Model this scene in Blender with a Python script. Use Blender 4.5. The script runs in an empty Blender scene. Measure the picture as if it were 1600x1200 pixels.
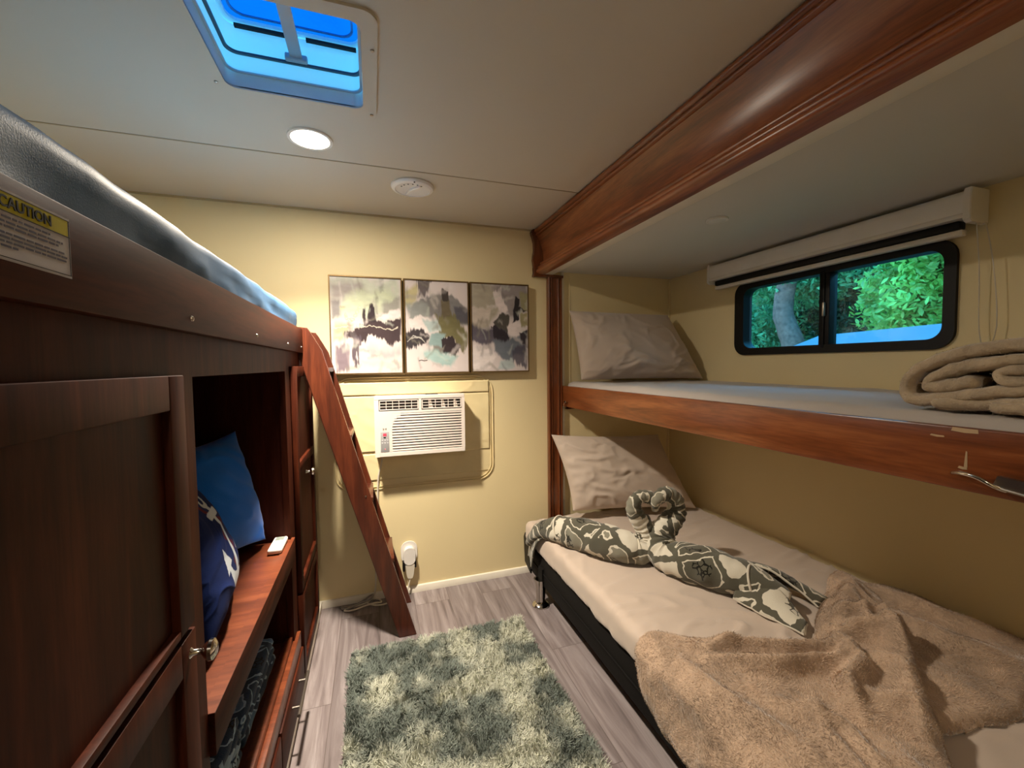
import bpy, bmesh, math, random
import numpy as np
from mathutils import Vector, Matrix, noise as mnoise

PI = math.pi
sc = bpy.context.scene
COL = sc.collection

# ------------------------------------------------------------------ camera
cam_d = bpy.data.cameras.new('camera')
cam = bpy.data.objects.new('camera', cam_d); COL.objects.link(cam)
_r = Vector((0.9490831, -0.31482488, -0.01125046)); _u = Vector((0.02533581, 0.04068375, 0.9988508)); _f = Vector((0.31400537, 0.94827745, -0.0465886))
cm = Matrix((( _r.x, _u.x, -_f.x, 0), (_r.y, _u.y, -_f.y, 0), (_r.z, _u.z, -_f.z, 1.26), (0, 0, 0, 1)))
cam.matrix_world = cm
cam_d.sensor_fit = 'HORIZONTAL'; cam_d.sensor_width = 36.0; cam_d.lens = 654.478 / 1600 * 36.0
cam_d.clip_start = 0.02; cam_d.clip_end = 200
sc.camera = cam

# ------------------------------------------------------------------ light, exposure
def lin(c):
    o = []
    for v in c[:3]:
        v = v / 255.0
        o.append(v / 12.92 if v <= 0.04045 else ((v + 0.055) / 1.055) ** 2.4)
    return tuple(o)

world = bpy.data.worlds.new('world'); sc.world = world; world.use_nodes = True
wn = world.node_tree; wn.nodes.clear()
wo = wn.nodes.new('ShaderNodeOutputWorld'); wb = wn.nodes.new('ShaderNodeBackground')
wtc = wn.nodes.new('ShaderNodeTexCoord'); wsx = wn.nodes.new('ShaderNodeSeparateXYZ'); wr = wn.nodes.new('ShaderNodeValToRGB')
wn.links.new(wtc.outputs['Generated'], wsx.inputs[0]); wn.links.new(wsx.outputs['Z'], wr.inputs[0])
wr.color_ramp.elements[0].position = 0.0; wr.color_ramp.elements[0].color = (0.34, 0.56, 0.66, 1)
wr.color_ramp.elements[1].position = 0.7; wr.color_ramp.elements[1].color = (0.02, 0.47, 0.92, 1)
wn.links.new(wr.outputs[0], wb.inputs[0]); wb.inputs[1].default_value = 5.0
wn.links.new(wb.outputs[0], wo.inputs[0])

def area_light(name, loc, size, power, color, rot=(0, 0, 0), spread=180):
    l = bpy.data.lights.new(name, 'AREA'); l.shape = 'DISK'; l.size = size; l.energy = power; l.color = color
    l.spread = math.radians(spread)
    o = bpy.data.objects.new(name, l); o.location = loc; o.rotation_euler = rot; COL.objects.link(o)
    return o

WARM = (1.0, 0.87, 0.70)
LAMP_P = 23.0
LAMP_W = 11.0
FILL_P = 7.5  # power of the added fill lamp behind the camera

vs = sc.view_settings
sc.display_settings.display_device = 'sRGB'
vs.view_transform = 'Standard'; vs.look = 'None'; vs.gamma = 1.0; vs.use_curve_mapping = False
vs.exposure = 0.5
try:
    sc.cycles.use_denoising = True
    sc.cycles.max_bounces = 10; sc.cycles.diffuse_bounces = 6; sc.cycles.sample_clamp_indirect = 6.0
    sc.cycles.caustics_reflective = False; sc.cycles.caustics_refractive = False
except Exception:
    pass

# ------------------------------------------------------------------ numpy noise
_rng = np.random.RandomState(7)
_perm = _rng.permutation(512).astype(np.int64)
_vals = _rng.rand(512) * 2 - 1
def vnoise(x, y, z=0.0):
    x, y, z = np.broadcast_arrays(np.asarray(x, float), np.asarray(y, float), np.asarray(z, float))
    xi = np.floor(x).astype(np.int64); yi = np.floor(y).astype(np.int64); zi = np.floor(z).astype(np.int64)
    fx = x - xi; fy = y - yi; fz = z - zi
    ux = fx*fx*fx*(fx*(fx*6-15)+10); uy = fy*fy*fy*(fy*(fy*6-15)+10); uz = fz*fz*fz*(fz*(fz*6-15)+10)
    def h(a, b, c):
        return _vals[(_perm[(_perm[(_perm[a % 512] + b) % 512] + c) % 512])]
    def L(a, b, t): return a + (b - a) * t
    return L(L(L(h(xi, yi, zi), h(xi+1, yi, zi), ux), L(h(xi, yi+1, zi), h(xi+1, yi+1, zi), ux), uy),
             L(L(h(xi, yi, zi+1), h(xi+1, yi, zi+1), ux), L(h(xi, yi+1, zi+1), h(xi+1, yi+1, zi+1), ux), uy), uz)
def fbm(x, y, z=0.0, o=4):
    s = 0; a = 1.0; f = 1.0; t = 0
    for i in range(o):
        s = s + a * vnoise(x*f + 17.3*i, y*f - 9.1*i, z*f + 3.7*i); t += a; a *= 0.5; f *= 2.03
    return s / t
def S(rgb): return np.array(lin(rgb))
def sstep(a, b, x):
    t = np.clip((x - a) / (b - a), 0, 1); return t*t*(3-2*t)

# ------------------------------------------------------------------ materials
MATS = {}
def newmat(name):
    m = bpy.data.materials.new(name); m.use_nodes = True
    nt = m.node_tree; b = nt.nodes['Principled BSDF']
    return m, nt, b
def node(nt, t, **k):
    n = nt.nodes.new(t)
    for a, v in k.items():
        if a.startswith('i_'):
            n.inputs[a[2:].replace('_', ' ')].default_value = v
        else: setattr(n, a, v)
    return n
def ramp(nt, fac, stops, interp='LINEAR'):
    r = nt.nodes.new('ShaderNodeValToRGB'); r.color_ramp.interpolation = interp
    while len(r.color_ramp.elements) < len(stops): r.color_ramp.elements.new(0.5)
    for e, (p, c) in zip(r.color_ramp.elements, stops):
        e.position = p; e.color = (*c, 1)
    nt.links.new(fac, r.inputs[0]); return r.outputs[0]
def bump(nt, b, h, strength=0.3, dist=0.002):
    n = nt.nodes.new('ShaderNodeBump'); n.inputs['Strength'].default_value = strength; n.inputs['Distance'].default_value = dist
    nt.links.new(h, n.inputs['Height']); nt.links.new(n.outputs[0], b.inputs['Normal'])
def coords(nt, scale=(1, 1, 1), kind='Object'):
    t = nt.nodes.new('ShaderNodeTexCoord'); m = nt.nodes.new('ShaderNodeMapping'); m.inputs['Scale'].default_value = scale
    nt.links.new(t.outputs[kind], m.inputs[0]); return m.outputs[0]

def plain(name, rgb, rough=0.5, metal=0.0, var=0.06, scale=8, bmp=0.0, spec=0.5):
    if name in MATS: return MATS[name]
    m, nt, b = newmat(name); c = lin(rgb)
    co = coords(nt)
    n = node(nt, 'ShaderNodeTexNoise'); n.inputs['Scale'].default_value = scale; n.inputs['Detail'].default_value = 5
    nt.links.new(co, n.inputs['Vector'])
    o = ramp(nt, n.outputs[0], [(0.3, tuple(v*(1-var) for v in c)), (0.7, tuple(min(1, v*(1+var)) for v in c))])
    nt.links.new(o, b.inputs['Base Color']); b.inputs['Roughness'].default_value = rough; b.inputs['Metallic'].default_value = metal
    b.inputs['Specular IOR Level'].default_value = spec
    if bmp:
        n2 = node(nt, 'ShaderNodeTexNoise'); n2.inputs['Scale'].default_value = scale*25; nt.links.new(co, n2.inputs['Vector'])
        bump(nt, b, n2.outputs[0], bmp, 0.001)
    MATS[name] = m; return m

def wood(name, dark, mid, light, axis='Y', rough=0.3, grain=1.0, coat=0.25):
    key = name
    if key in MATS: return MATS[key]
    m, nt, b = newmat(key)
    s = {'X': (1.2, 14, 14), 'Y': (14, 1.2, 14), 'Z': (14, 14, 1.2)}[axis]
    co = coords(nt, s)
    n = node(nt, 'ShaderNodeTexNoise'); n.inputs['Scale'].default_value = 1.3*grain; n.inputs['Detail'].default_value = 8
    n.inputs['Roughness'].default_value = 0.6; n.inputs['Distortion'].default_value = 1.1
    nt.links.new(co, n.inputs['Vector'])
    o = ramp(nt, n.outputs[0], [(0.28, lin(dark)), (0.5, lin(mid)), (0.72, lin(light))])
    s2 = tuple(v*5 for v in s); co2 = coords(nt, s2)
    n2 = node(nt, 'ShaderNodeTexNoise'); n2.inputs['Scale'].default_value = 2.5; n2.inputs['Detail'].default_value = 4
    nt.links.new(co2, n2.inputs['Vector'])
    mx = node(nt, 'ShaderNodeMix', data_type='RGBA', blend_type='MULTIPLY'); mx.inputs[0].default_value = 0.5
    g = ramp(nt, n2.outputs[0], [(0.35, (0.55, 0.5, 0.45)), (0.6, (1, 1, 1))])
    nt.links.new(o, mx.inputs[6]); nt.links.new(g, mx.inputs[7]); nt.links.new(mx.outputs[2], b.inputs['Base Color'])
    b.inputs['Specular IOR Level'].default_value = 0.5 if coat else 0.10
    b.inputs['Roughness'].default_value = rough; b.inputs['Coat Weight'].default_value = coat; b.inputs['Coat Roughness'].default_value = 0.25
    bump(nt, b, n2.outputs[0], 0.08, 0.001)
    MATS[key] = m; return m

def fabric(name, rgb, rough=0.85, sheen=0.3, weave=600, var=0.08, nsc=6, bmp=0.25):
    if name in MATS: return MATS[name]
    m, nt, b = newmat(name); c = lin(rgb)
    co = coords(nt)
    n = node(nt, 'ShaderNodeTexNoise'); n.inputs['Scale'].default_value = nsc; n.inputs['Detail'].default_value = 6
    nt.links.new(co, n.inputs['Vector'])
    o = ramp(nt, n.outputs[0], [(0.3, tuple(v*(1-var) for v in c)), (0.7, tuple(min(1, v*(1+var)) for v in c))])
    nt.links.new(o, b.inputs['Base Color']); b.inputs['Roughness'].default_value = rough
    b.inputs['Sheen Weight'].default_value = sheen; b.inputs['Sheen Roughness'].default_value = 0.5
    b.inputs['Specular IOR Level'].default_value = 0.2
    n2 = node(nt, 'ShaderNodeTexNoise'); n2.inputs['Scale'].default_value = weave; n2.inputs['Detail'].default_value = 2
    nt.links.new(co, n2.inputs['Vector']); bump(nt, b, n2.outputs[0], bmp, 0.001)
    MATS[name] = m; return m

def plush(name, rgb):
    """short plush fleece: mottled nap and a fuzzy bump"""
    if name in MATS: return MATS[name]
    m, nt, b = newmat(name); c = lin(rgb)
    co = coords(nt)
    n = node(nt, 'ShaderNodeTexNoise'); n.inputs['Scale'].default_value = 7; n.inputs['Detail'].default_value = 8; n.inputs['Roughness'].default_value = 0.65; n.inputs['Distortion'].default_value = 1.5
    nt.links.new(co, n.inputs['Vector'])
    o = ramp(nt, n.outputs[0], [(0.3, tuple(v*0.72 for v in c)), (0.5, c), (0.7, tuple(min(1, v*1.3) for v in c))])
    nt.links.new(o, b.inputs['Base Color']); b.inputs['Roughness'].default_value = 0.9
    b.inputs['Sheen Weight'].default_value = 0.7; b.inputs['Sheen Roughness'].default_value = 0.35
    b.inputs['Specular IOR Level'].default_value = 0.1
    n2 = node(nt, 'ShaderNodeTexNoise'); n2.inputs['Scale'].default_value = 180; n2.inputs['Detail'].default_value = 5
    nt.links.new(co, n2.inputs['Vector']); bump(nt, b, n2.outputs[0], 0.7, 0.004)
    MATS[name] = m; return m

def vcol(name, rough=0.8, bmp=0.2, attr='paint', weave=300, sheen=0.0):
    if name in MATS: return MATS[name]
    m, nt, b = newmat(name)
    a = node(nt, 'ShaderNodeAttribute', attribute_name=attr)
    nt.links.new(a.outputs['Color'], b.inputs['Base Color']); b.inputs['Roughness'].default_value = rough
    b.inputs['Specular IOR Level'].default_value = 0.25; b.inputs['Sheen Weight'].default_value = sheen
    co = coords(nt); n2 = node(nt, 'ShaderNodeTexNoise'); n2.inputs['Scale'].default_value = weave
    nt.links.new(co, n2.inputs['Vector']); bump(nt, b, n2.outputs[0], bmp, 0.001)
    MATS[name] = m; return m

def towel_mat(name, dark, mid, cream, scale=9.0):
    m, nt, b = newmat(name)
    co = coords(nt)
    nz = node(nt, 'ShaderNodeTexNoise'); nz.inputs['Scale'].default_value = 22; nz.inputs['Detail'].default_value = 2
    nt.links.new(co, nz.inputs['Vector'])
    va = node(nt, 'ShaderNodeVectorMath', operation='MULTIPLY_ADD')
    va.inputs[1].default_value = (0.035, 0.035, 0.035)
    nt.links.new(nz.outputs['Color'], va.inputs[0]); nt.links.new(co, va.inputs[2])
    v1 = node(nt, 'ShaderNodeTexVoronoi', feature='F1'); v1.inputs['Scale'].default_value = scale
    v2 = node(nt, 'ShaderNodeTexVoronoi', feature='DISTANCE_TO_EDGE'); v2.inputs['Scale'].default_value = scale
    nt.links.new(va.outputs[0], v1.inputs['Vector']); nt.links.new(va.outputs[0], v2.inputs['Vector'])
    sp = node(nt, 'ShaderNodeSeparateColor'); nt.links.new(v1.outputs['Color'], sp.inputs[0])
    cell = ramp(nt, sp.outputs[0], [(0.0, lin(mid)), (0.45, lin(dark)), (0.74, lin(cream))], 'CONSTANT')
    # inner motif: shells and scales inside the light cells
    v3 = node(nt, 'ShaderNodeTexVoronoi', feature='DISTANCE_TO_EDGE'); v3.inputs['Scale'].default_value = scale*5.5
    nt.links.new(va.outputs[0], v3.inputs['Vector'])
    motif = ramp(nt, v3.outputs[0], [(0.0, lin(dark)), (0.1, (1, 1, 1))], 'CONSTANT')
    dmid = ramp(nt, v1.outputs['Distance'], [(0.0, (1, 1, 1)), (0.3, (0, 0, 0))], 'CONSTANT')
    mm = node(nt, 'ShaderNodeMix', data_type='RGBA', blend_type='MULTIPLY')
    nt.links.new(dmid, mm.inputs[0]); nt.links.new(cell, mm.inputs[6]); nt.links.new(motif, mm.inputs[7])
    edge = ramp(nt, v2.outputs[0], [(0.0, (1, 1, 1)), (0.055, (0, 0, 0)), (0.085, (0.5, 0.5, 0.5)), (0.125, (0, 0, 0))], 'CONSTANT')
    # 1 -> dark band along the edge, 0.5 -> cream line
    isd = node(nt, 'ShaderNodeMath', operation='GREATER_THAN'); isd.inputs[1].default_value = 0.8
    isc = node(nt, 'ShaderNodeMath', operation='COMPARE'); isc.inputs[1].default_value = 0.5; isc.inputs[2].default_value = 0.2
    nt.links.new(edge, isd.inputs[0]); nt.links.new(edge, isc.inputs[0])
    band = node(nt, 'ShaderNodeMath', operation='LESS_THAN'); band.inputs[1].default_value = 0.085; nt.links.new(v2.outputs[0], band.inputs[0])
    m1 = node(nt, 'ShaderNodeMix', data_type='RGBA'); m1.inputs[7].default_value = (*lin(dark), 1)
    nt.links.new(band.outputs[0], m1.inputs[0]); nt.links.new(mm.outputs[2], m1.inputs[6])
    m2 = node(nt, 'ShaderNodeMix', data_type='RGBA'); m2.inputs[7].default_value = (*lin(cream), 1)
    nt.links.new(isc.outputs[0], m2.inputs[0]); nt.links.new(m1.outputs[2], m2.inputs[6])
    nt.links.new(m2.outputs[2], b.inputs['Base Color']); b.inputs['Roughness'].default_value = 0.95
    b.inputs['Sheen Weight'].default_value = 0.3; b.inputs['Specular IOR Level'].default_value = 0.1
    n2 = node(nt, 'ShaderNodeTexNoise'); n2.inputs['Scale'].default_value = 420; n2.inputs['Detail'].default_value = 3
    nt.links.new(co, n2.inputs['Vector']); bump(nt, b, n2.outputs[0], 0.6, 0.003)
    return m

def wall_mat(name, rgb, var=0.03):
    m, nt, b = newmat(name); c = lin(rgb)
    co = coords(nt)
    n = node(nt, 'ShaderNodeTexNoise'); n.inputs['Scale'].default_value = 1.6; n.inputs['Detail'].default_value = 4
    nt.links.new(co, n.inputs['Vector'])
    o = ramp(nt, n.outputs[0], [(0.3, tuple(v*(1-var) for v in c)), (0.7, tuple(v*(1+var) for v in c))])
    nt.links.new(o, b.inputs['Base Color']); b.inputs['Roughness'].default_value = 0.55; b.inputs['Specular IOR Level'].default_value = 0.25
    n2 = node(nt, 'ShaderNodeTexNoise'); n2.inputs['Scale'].default_value = 90; n2.inputs['Detail'].default_value = 3
    nt.links.new(co, n2.inputs['Vector']); bump(nt, b, n2.outputs[0], 0.12, 0.001)
    return m

def floor_mat():
    m, nt, b = newmat('vinyl_planks')
    co0 = coords(nt)
    rot = node(nt, 'ShaderNodeMapping'); rot.inputs['Rotation'].default_value = (0, 0, PI/2); nt.links.new(co0, rot.inputs[0])
    br = node(nt, 'ShaderNodeTexBrick'); br.inputs['Scale'].default_value = 1.0
    br.inputs['Brick Width'].default_value = 1.1; br.inputs['Row Height'].default_value = 0.18
    br.inputs['Mortar Size'].default_value = 0.0012; br.inputs['Color1'].default_value = (0.25, 0.25, 0.25, 1); br.inputs['Color2'].default_value = (0.8, 0.8, 0.8, 1); br.inputs['Mortar'].default_value = (0.0, 0, 0, 1)
    nt.links.new(rot.outputs[0], br.inputs['Vector'])
    # per-plank offset of the grain
    va = node(nt, 'ShaderNodeVectorMath', operation='MULTIPLY_ADD'); va.inputs[1].default_value = (3.0, 7.0, 0)
    nt.links.new(br.outputs['Color'], va.inputs[0]); nt.links.new(co0, va.inputs[2])
    mp = node(nt, 'ShaderNodeMapping'); mp.inputs['Scale'].default_value = (16, 1.3, 1); nt.links.new(va.outputs[0], mp.inputs[0])
    n = node(nt, 'ShaderNodeTexNoise'); n.inputs['Scale'].default_value = 1.2; n.inputs['Detail'].default_value = 8; n.inputs['Distortion'].default_value = 1.6; n.inputs['Roughness'].default_value = 0.62
    nt.links.new(mp.outputs[0], n.inputs['Vector'])
    o = ramp(nt, n.outputs[0], [(0.28, lin((94, 84, 84))), (0.45, lin((130, 119, 119))), (0.6, lin((150, 140, 140))), (0.75, lin((174, 165, 166)))])
    mx = node(nt, 'ShaderNodeMix', data_type='RGBA', blend_type='MULTIPLY'); mx.inputs[0].default_value = 0.35
    nt.links.new(o, mx.inputs[6]); nt.links.new(br.outputs['Color'], mx.inputs[7])
    m2 = node(nt, 'ShaderNodeMix', data_type='RGBA'); m2.inputs[7].default_value = (*lin((92, 82, 80)), 1)
    nt.links.new(br.outputs['Fac'], m2.inputs[0]); nt.links.new(mx.outputs[2], m2.inputs[6])
    nt.links.new(m2.outputs[2], b.inputs['Base Color']); b.inputs['Roughness'].default_value = 0.42; b.inputs['Specular IOR Level'].default_value = 0.4
    bump(nt, b, n.outputs[0], 0.1, 0.001)
    return m

M_wall = wall_mat('cream_wallpaper', (230, 213, 168))
M_ceil = wall_mat('ceiling_panel', (206, 198, 182))
M_nceil = wall_mat('niche_ceiling_panel', (214, 212, 206))
M_floor = floor_mat()
M_white = plain('white_plastic', (232, 228, 222), 0.4)
M_base = plain('white_trim_paint', (228, 222, 208), 0.45)
M_beam = wood('cherry_beam', (88, 44, 22), (136, 74, 38), (164, 98, 56), 'Y', 0.28)
M_beamZ = wood('cherry_post', (74, 38, 20), (112, 60, 32), (140, 82, 48), 'Z', 0.28)
M_cab = wood('dark_walnut', (46, 17, 8), (68, 28, 14), (86, 40, 22), 'Y', 0.5, coat=0.0)
M_cabZ = wood('dark_walnut_upright', (46, 17, 8), (68, 28, 14), (86, 40, 22), 'Z', 0.5, coat=0.0)
M_cabin = wood('dark_interior', (46, 18, 10), (64, 26, 15), (78, 34, 20), 'Z', 0.55, coat=0.0)
M_shelf = wood('red_shelf', (84, 40, 22), (112, 56, 32), (132, 72, 42), 'X', 0.35)
M_ladder = wood('red_ladder', (58, 24, 13), (84, 37, 20), (104, 50, 28), 'Z', 0.35, coat=0.3)
M_chrome = plain('chrome', (205, 200, 192), 0.12, 1.0, 0.02)
M_satinm = plain('satin_nickel', (170, 160, 148), 0.3, 1.0, 0.02)
M_black = plain('black_frame', (9, 8, 8), 0.5, spec=.3)
M_blackm = plain('black_metal', (22, 20, 20), 0.35)
M_sheet = fabric('taupe_sheet', (188, 172, 158), nsc=3, var=0.04)
M_case = fabric('taupe_pillowcase', (190, 174, 160), nsc=4, var=0.05)
M_usheet = fabric('pale_sheet', (186, 178, 172), nsc=3, var=0.04)
M_satin = fabric('blue_grey_satin', (62, 96, 130), rough=0.5, sheen=0.0, nsc=3, var=0.08)
M_blanket = plush('tan_plush', (176, 152, 130))
M_blanket2 = plush('oat_plush', (184, 166, 142))
M_royal = fabric('royal_blue_cloth', (18, 122, 248), nsc=8, weave=350, bmp=0.5)
M_towel = towel_mat('reef_towel_grey', (86, 84, 72), (128, 125, 110), (208, 202, 186), 8.0)
M_hem = fabric('cream_hem', (205, 198, 182))
M_towelb = towel_mat('reef_towel_blue', (40, 66, 98), (96, 134, 174), (166, 196, 222), 9.5)
M_cord = plain('ivory_cord', (214, 206, 190), 0.5)
M_dark = plain('dark_void', (24, 20, 17), 0.8)
M_beige = plain('beige_vinyl', (228, 211, 164), 0.6, bmp=0.1)

# ------------------------------------------------------------------ object helpers
def link_mesh(name, verts, faces, mat, parent=None, smooth=False):
    me = bpy.data.meshes.new(name); me.from_pydata([tuple(v) for v in verts], [], [tuple(f) for f in faces]); me.update()
    me.materials.append(mat)
    o = bpy.data.objects.new(name, me); COL.objects.link(o)
    if smooth:
        me.polygons.foreach_set('use_smooth', [True]*len(me.polygons))
    setp(o, parent); return o
def link_bm(name, bm, mat, parent=None, smooth=False, autos=None):
    bmesh.ops.recalc_face_normals(bm, faces=bm.faces)
    me = bpy.data.meshes.new(name); bm.to_mesh(me); bm.free(); me.materials.append(mat)
    o = bpy.data.objects.new(name, me); COL.objects.link(o)
    if smooth:
        me.polygons.foreach_set('use_smooth', [True]*len(me.polygons))
        if autos is not None:
            try: me.set_sharp_from_angle(angle=math.radians(autos))
            except Exception: pass
    setp(o, parent); return o
def setp(o, parent):
    if parent is None: return
    o.parent = parent
    base = parent if parent.parent is None else parent.parent
    m = Matrix.Translation(-base.location)
    if parent.parent is None: o.matrix_parent_inverse = m
def rebase(o):
    """move the origin of a one-mesh thing to the centre of its footprint"""
    me = o.data; n = len(me.vertices); a = np.empty(n*3); me.vertices.foreach_get('co', a); a = a.reshape(-1, 3)
    c = Vector(((a[:, 0].min()+a[:, 0].max())/2, (a[:, 1].min()+a[:, 1].max())/2, a[:, 2].min()))
    me.transform(Matrix.Translation(-c)); o.location = c
def tag(o, label=None, cat=None, group=None, kind=None):
    if label: o['label'] = label
    if cat: o['category'] = cat
    if group: o['group'] = group
    if kind: o['kind'] = kind
    return o
def thing(name, loc, label, cat, group=None):
    o = bpy.data.objects.new(name, None); o.location = loc; o.empty_display_size = 0.05; COL.objects.link(o)
    return tag(o, label, cat, group)
def one(o, label, cat, group=None):
    rebase(o); return tag(o, label, cat, group)

def bx(bm, x0, x1, y0, y1, z0, z1, bev=0.0, seg=2):
    if x0 > x1: x0, x1 = x1, x0
    if y0 > y1: y0, y1 = y1, y0
    if z0 > z1: z0, z1 = z1, z0
    vs_ = [bm.verts.new(p) for p in ((x0,y0,z0),(x1,y0,z0),(x1,y1,z0),(x0,y1,z0),(x0,y0,z1),(x1,y0,z1),(x1,y1,z1),(x0,y1,z1))]
    fs = [bm.faces.new([vs_[i] for i in f]) for f in ((3,2,1,0),(4,5,6,7),(0,1,5,4),(1,2,6,5),(2,3,7,6),(3,0,4,7))]
    if bev > 0:
        es = list({e for f in fs for e in f.edges})
        bmesh.ops.bevel(bm, geom=es, offset=bev, segments=seg, affect='EDGES', profile=0.5)
def box(name, x0, x1, y0, y1, z0, z1, mat, parent=None, bev=0.0, seg=2):
    bm = bmesh.new(); bx(bm, x0, x1, y0, y1, z0, z1, bev, seg)
    return link_bm(name, bm, mat, parent, smooth=bev > 0, autos=40)
def frames(pts):
    pts = [Vector(p) for p in pts]; T = []
    for i in range(len(pts)):
        a = pts[max(0, i-1)]; b = pts[min(len(pts)-1, i+1)]; T.append((b-a).normalized())
    up = Vector((0, 0, 1)) if abs(T[0].z) < 0.9 else Vector((1, 0, 0))
    n = (up - T[0]*up.dot(T[0])).normalized(); N = [n]
    for i in range(1, len(pts)):
        q = T[i-1].rotation_difference(T[i]); n = (q @ N[-1]); n = (n - T[i]*n.dot(T[i])).normalized(); N.append(n)
    return pts, T, N
def catmull(pts, n=8, closed=False):
    P = [np.array(p, float) for p in pts]; out = []
    m = len(P); rng = range(m) if closed else range(m-1)
    for i in rng:
        if closed: p0, p1, p2, p3 = P[(i-1) % m], P[i], P[(i+1) % m], P[(i+2) % m]
        else: p0, p1, p2, p3 = P[max(0, i-1)], P[i], P[i+1], P[min(m-1, i+2)]
        for k in range(n):
            t = k/n
            out.append(0.5*((2*p1)+(-p0+p2)*t+(2*p0-5*p1+4*p2-p3)*t*t+(-p0+3*p1-3*p2+p3)*t**3))
    if not closed: out.append(P[-1])
    return out
def tube(name, pts, r, mat, parent=None, seg=10, closed=False, bm=None, cap=True, squash=None, nz=0.0, seed=0.0):
    """r: number or list per point; squash: (a,b) section scale"""
    own = bm is None
    if own: bm = bmesh.new()
    if closed: pts = list(pts) + [pts[0], pts[1]]
    P, T, N = frames(pts); rings = []
    for i, p in enumerate(P):
        rr = r[i] if hasattr(r, '__len__') else r
        b = T[i].cross(N[i]); ring = []
        sa, sb = squash if squash else (1, 1)
        for k in range(seg):
            a = 2*PI*k/seg
            d = N[i]*math.cos(a)*rr*sa + b*math.sin(a)*rr*sb
            q = p + d
            if nz:
                q = p + d*(1 + nz*mnoise.noise(Vector((q.x*22+seed, q.y*22, q.z*22))))
            ring.append(bm.verts.new(q))
        rings.append(ring)
    if closed: rings = rings[:-2] + [rings[0]]
    for i in range(len(rings)-1):
        for k in range(seg):
            bm.faces.new((rings[i][k], rings[i][(k+1) % seg], rings[i+1][(k+1) % seg], rings[i+1][k]))
    if cap and not closed:
        bm.faces.new(rings[0][::-1]); bm.faces.new(rings[-1])
    if own: return link_bm(name, bm, mat, parent, smooth=True, autos=60)
def lathe(name, prof, mat, parent=None, origin=(0, 0, 0), axis='Z', seg=28, bm=None, sc2=1.0):
    """prof: (radius, height) pairs"""
    own = bm is None
    if own: bm = bmesh.new()
    rings = []
    for r, h in prof:
        ring = []
        for k in range(seg):
            a = 2*PI*k/seg; c, s = math.cos(a)*r, math.sin(a)*r*sc2
            v = {'Z': (c, s, h), 'X': (h, c, s), 'Y': (c, h, s)}[axis]
            ring.append(bm.verts.new((v[0]+origin[0], v[1]+origin[1], v[2]+origin[2])))
        rings.append(ring)
    for i in range(len(rings)-1):
        for k in range(seg):
            bm.faces.new((rings[i][k], rings[i][(k+1) % seg], rings[i+1][(k+1) % seg], rings[i+1][k]))
    bm.faces.new(rings[0]); bm.faces.new(rings[-1])
    if own: return link_bm(name, bm, mat, parent, smooth=True, autos=35)
def prism(name, poly, plane, a0, a1, mat, parent=None, bm=None, smooth=False, bev=0.0):
    """poly in 2D; plane 'XZ' extrudes along Y, 'YZ' along X, 'XY' along Z"""
    own = bm is None
    if own: bm = bmesh.new()
    def P(u, v, w): return {'XZ': (u, w, v), 'YZ': (w, u, v), 'XY': (u, v, w)}[plane]
    A = [bm.verts.new(P(u, v, a0)) for u, v in poly]; B = [bm.verts.new(P(u, v, a1)) for u, v in poly]
    n = len(poly)
    for i in range(n): bm.faces.new((A[i], A[(i+1) % n], B[(i+1) % n], B[i]))
    f1 = bm.faces.new(A[::-1]); f2 = bm.faces.new(B)
    if own:
        if bev: bmesh.ops.bevel(bm, geom=list({e for f in (f1, f2) for e in f.edges}), offset=bev, segments=2, affect='EDGES')
        return link_bm(name, bm, mat, parent, smooth=smooth or bev > 0, autos=35)
def rrect(x0, x1, y0, y1, r, seg=6):
    out = []
    for cx, cy, a0 in ((x1-r, y0+r, -PI/2), (x1-r, y1-r, 0), (x0+r, y1-r, PI/2), (x0+r, y0+r, PI)):
        for k in range(seg+1):
            a = a0 + PI/2*k/seg; out.append((cx+r*math.cos(a), cy+r*math.sin(a)))
    return out
def ringprism(name, outer, inner, plane, a0, a1, mat, parent=None):
    """frame between two outlines with equal point counts"""
    bm = bmesh.new()
    def P(u, v, w): return {'XZ': (u, w, v), 'YZ': (w, u, v), 'XY': (u, v, w)}[plane]
    n = len(outer)
    O0 = [bm.verts.new(P(u, v, a0)) for u, v in outer]; O1 = [bm.verts.new(P(u, v, a1)) for u, v in outer]
    I0 = [bm.verts.new(P(u, v, a0)) for u, v in inner]; I1 = [bm.verts.new(P(u, v, a1)) for u, v in inner]
    for i in range(n):
        j = (i+1) % n
        bm.faces.new((O0[i], O0[j], O1[j], O1[i])); bm.faces.new((I0[j], I0[i], I1[i], I1[j]))
        bm.faces.new((O1[i], O1[j], I1[j], I1[i])); bm.faces.new((O0[j], O0[i], I0[i], I0[j]))
    return link_bm(name, bm, mat, parent, smooth=True, autos=35)
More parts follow.
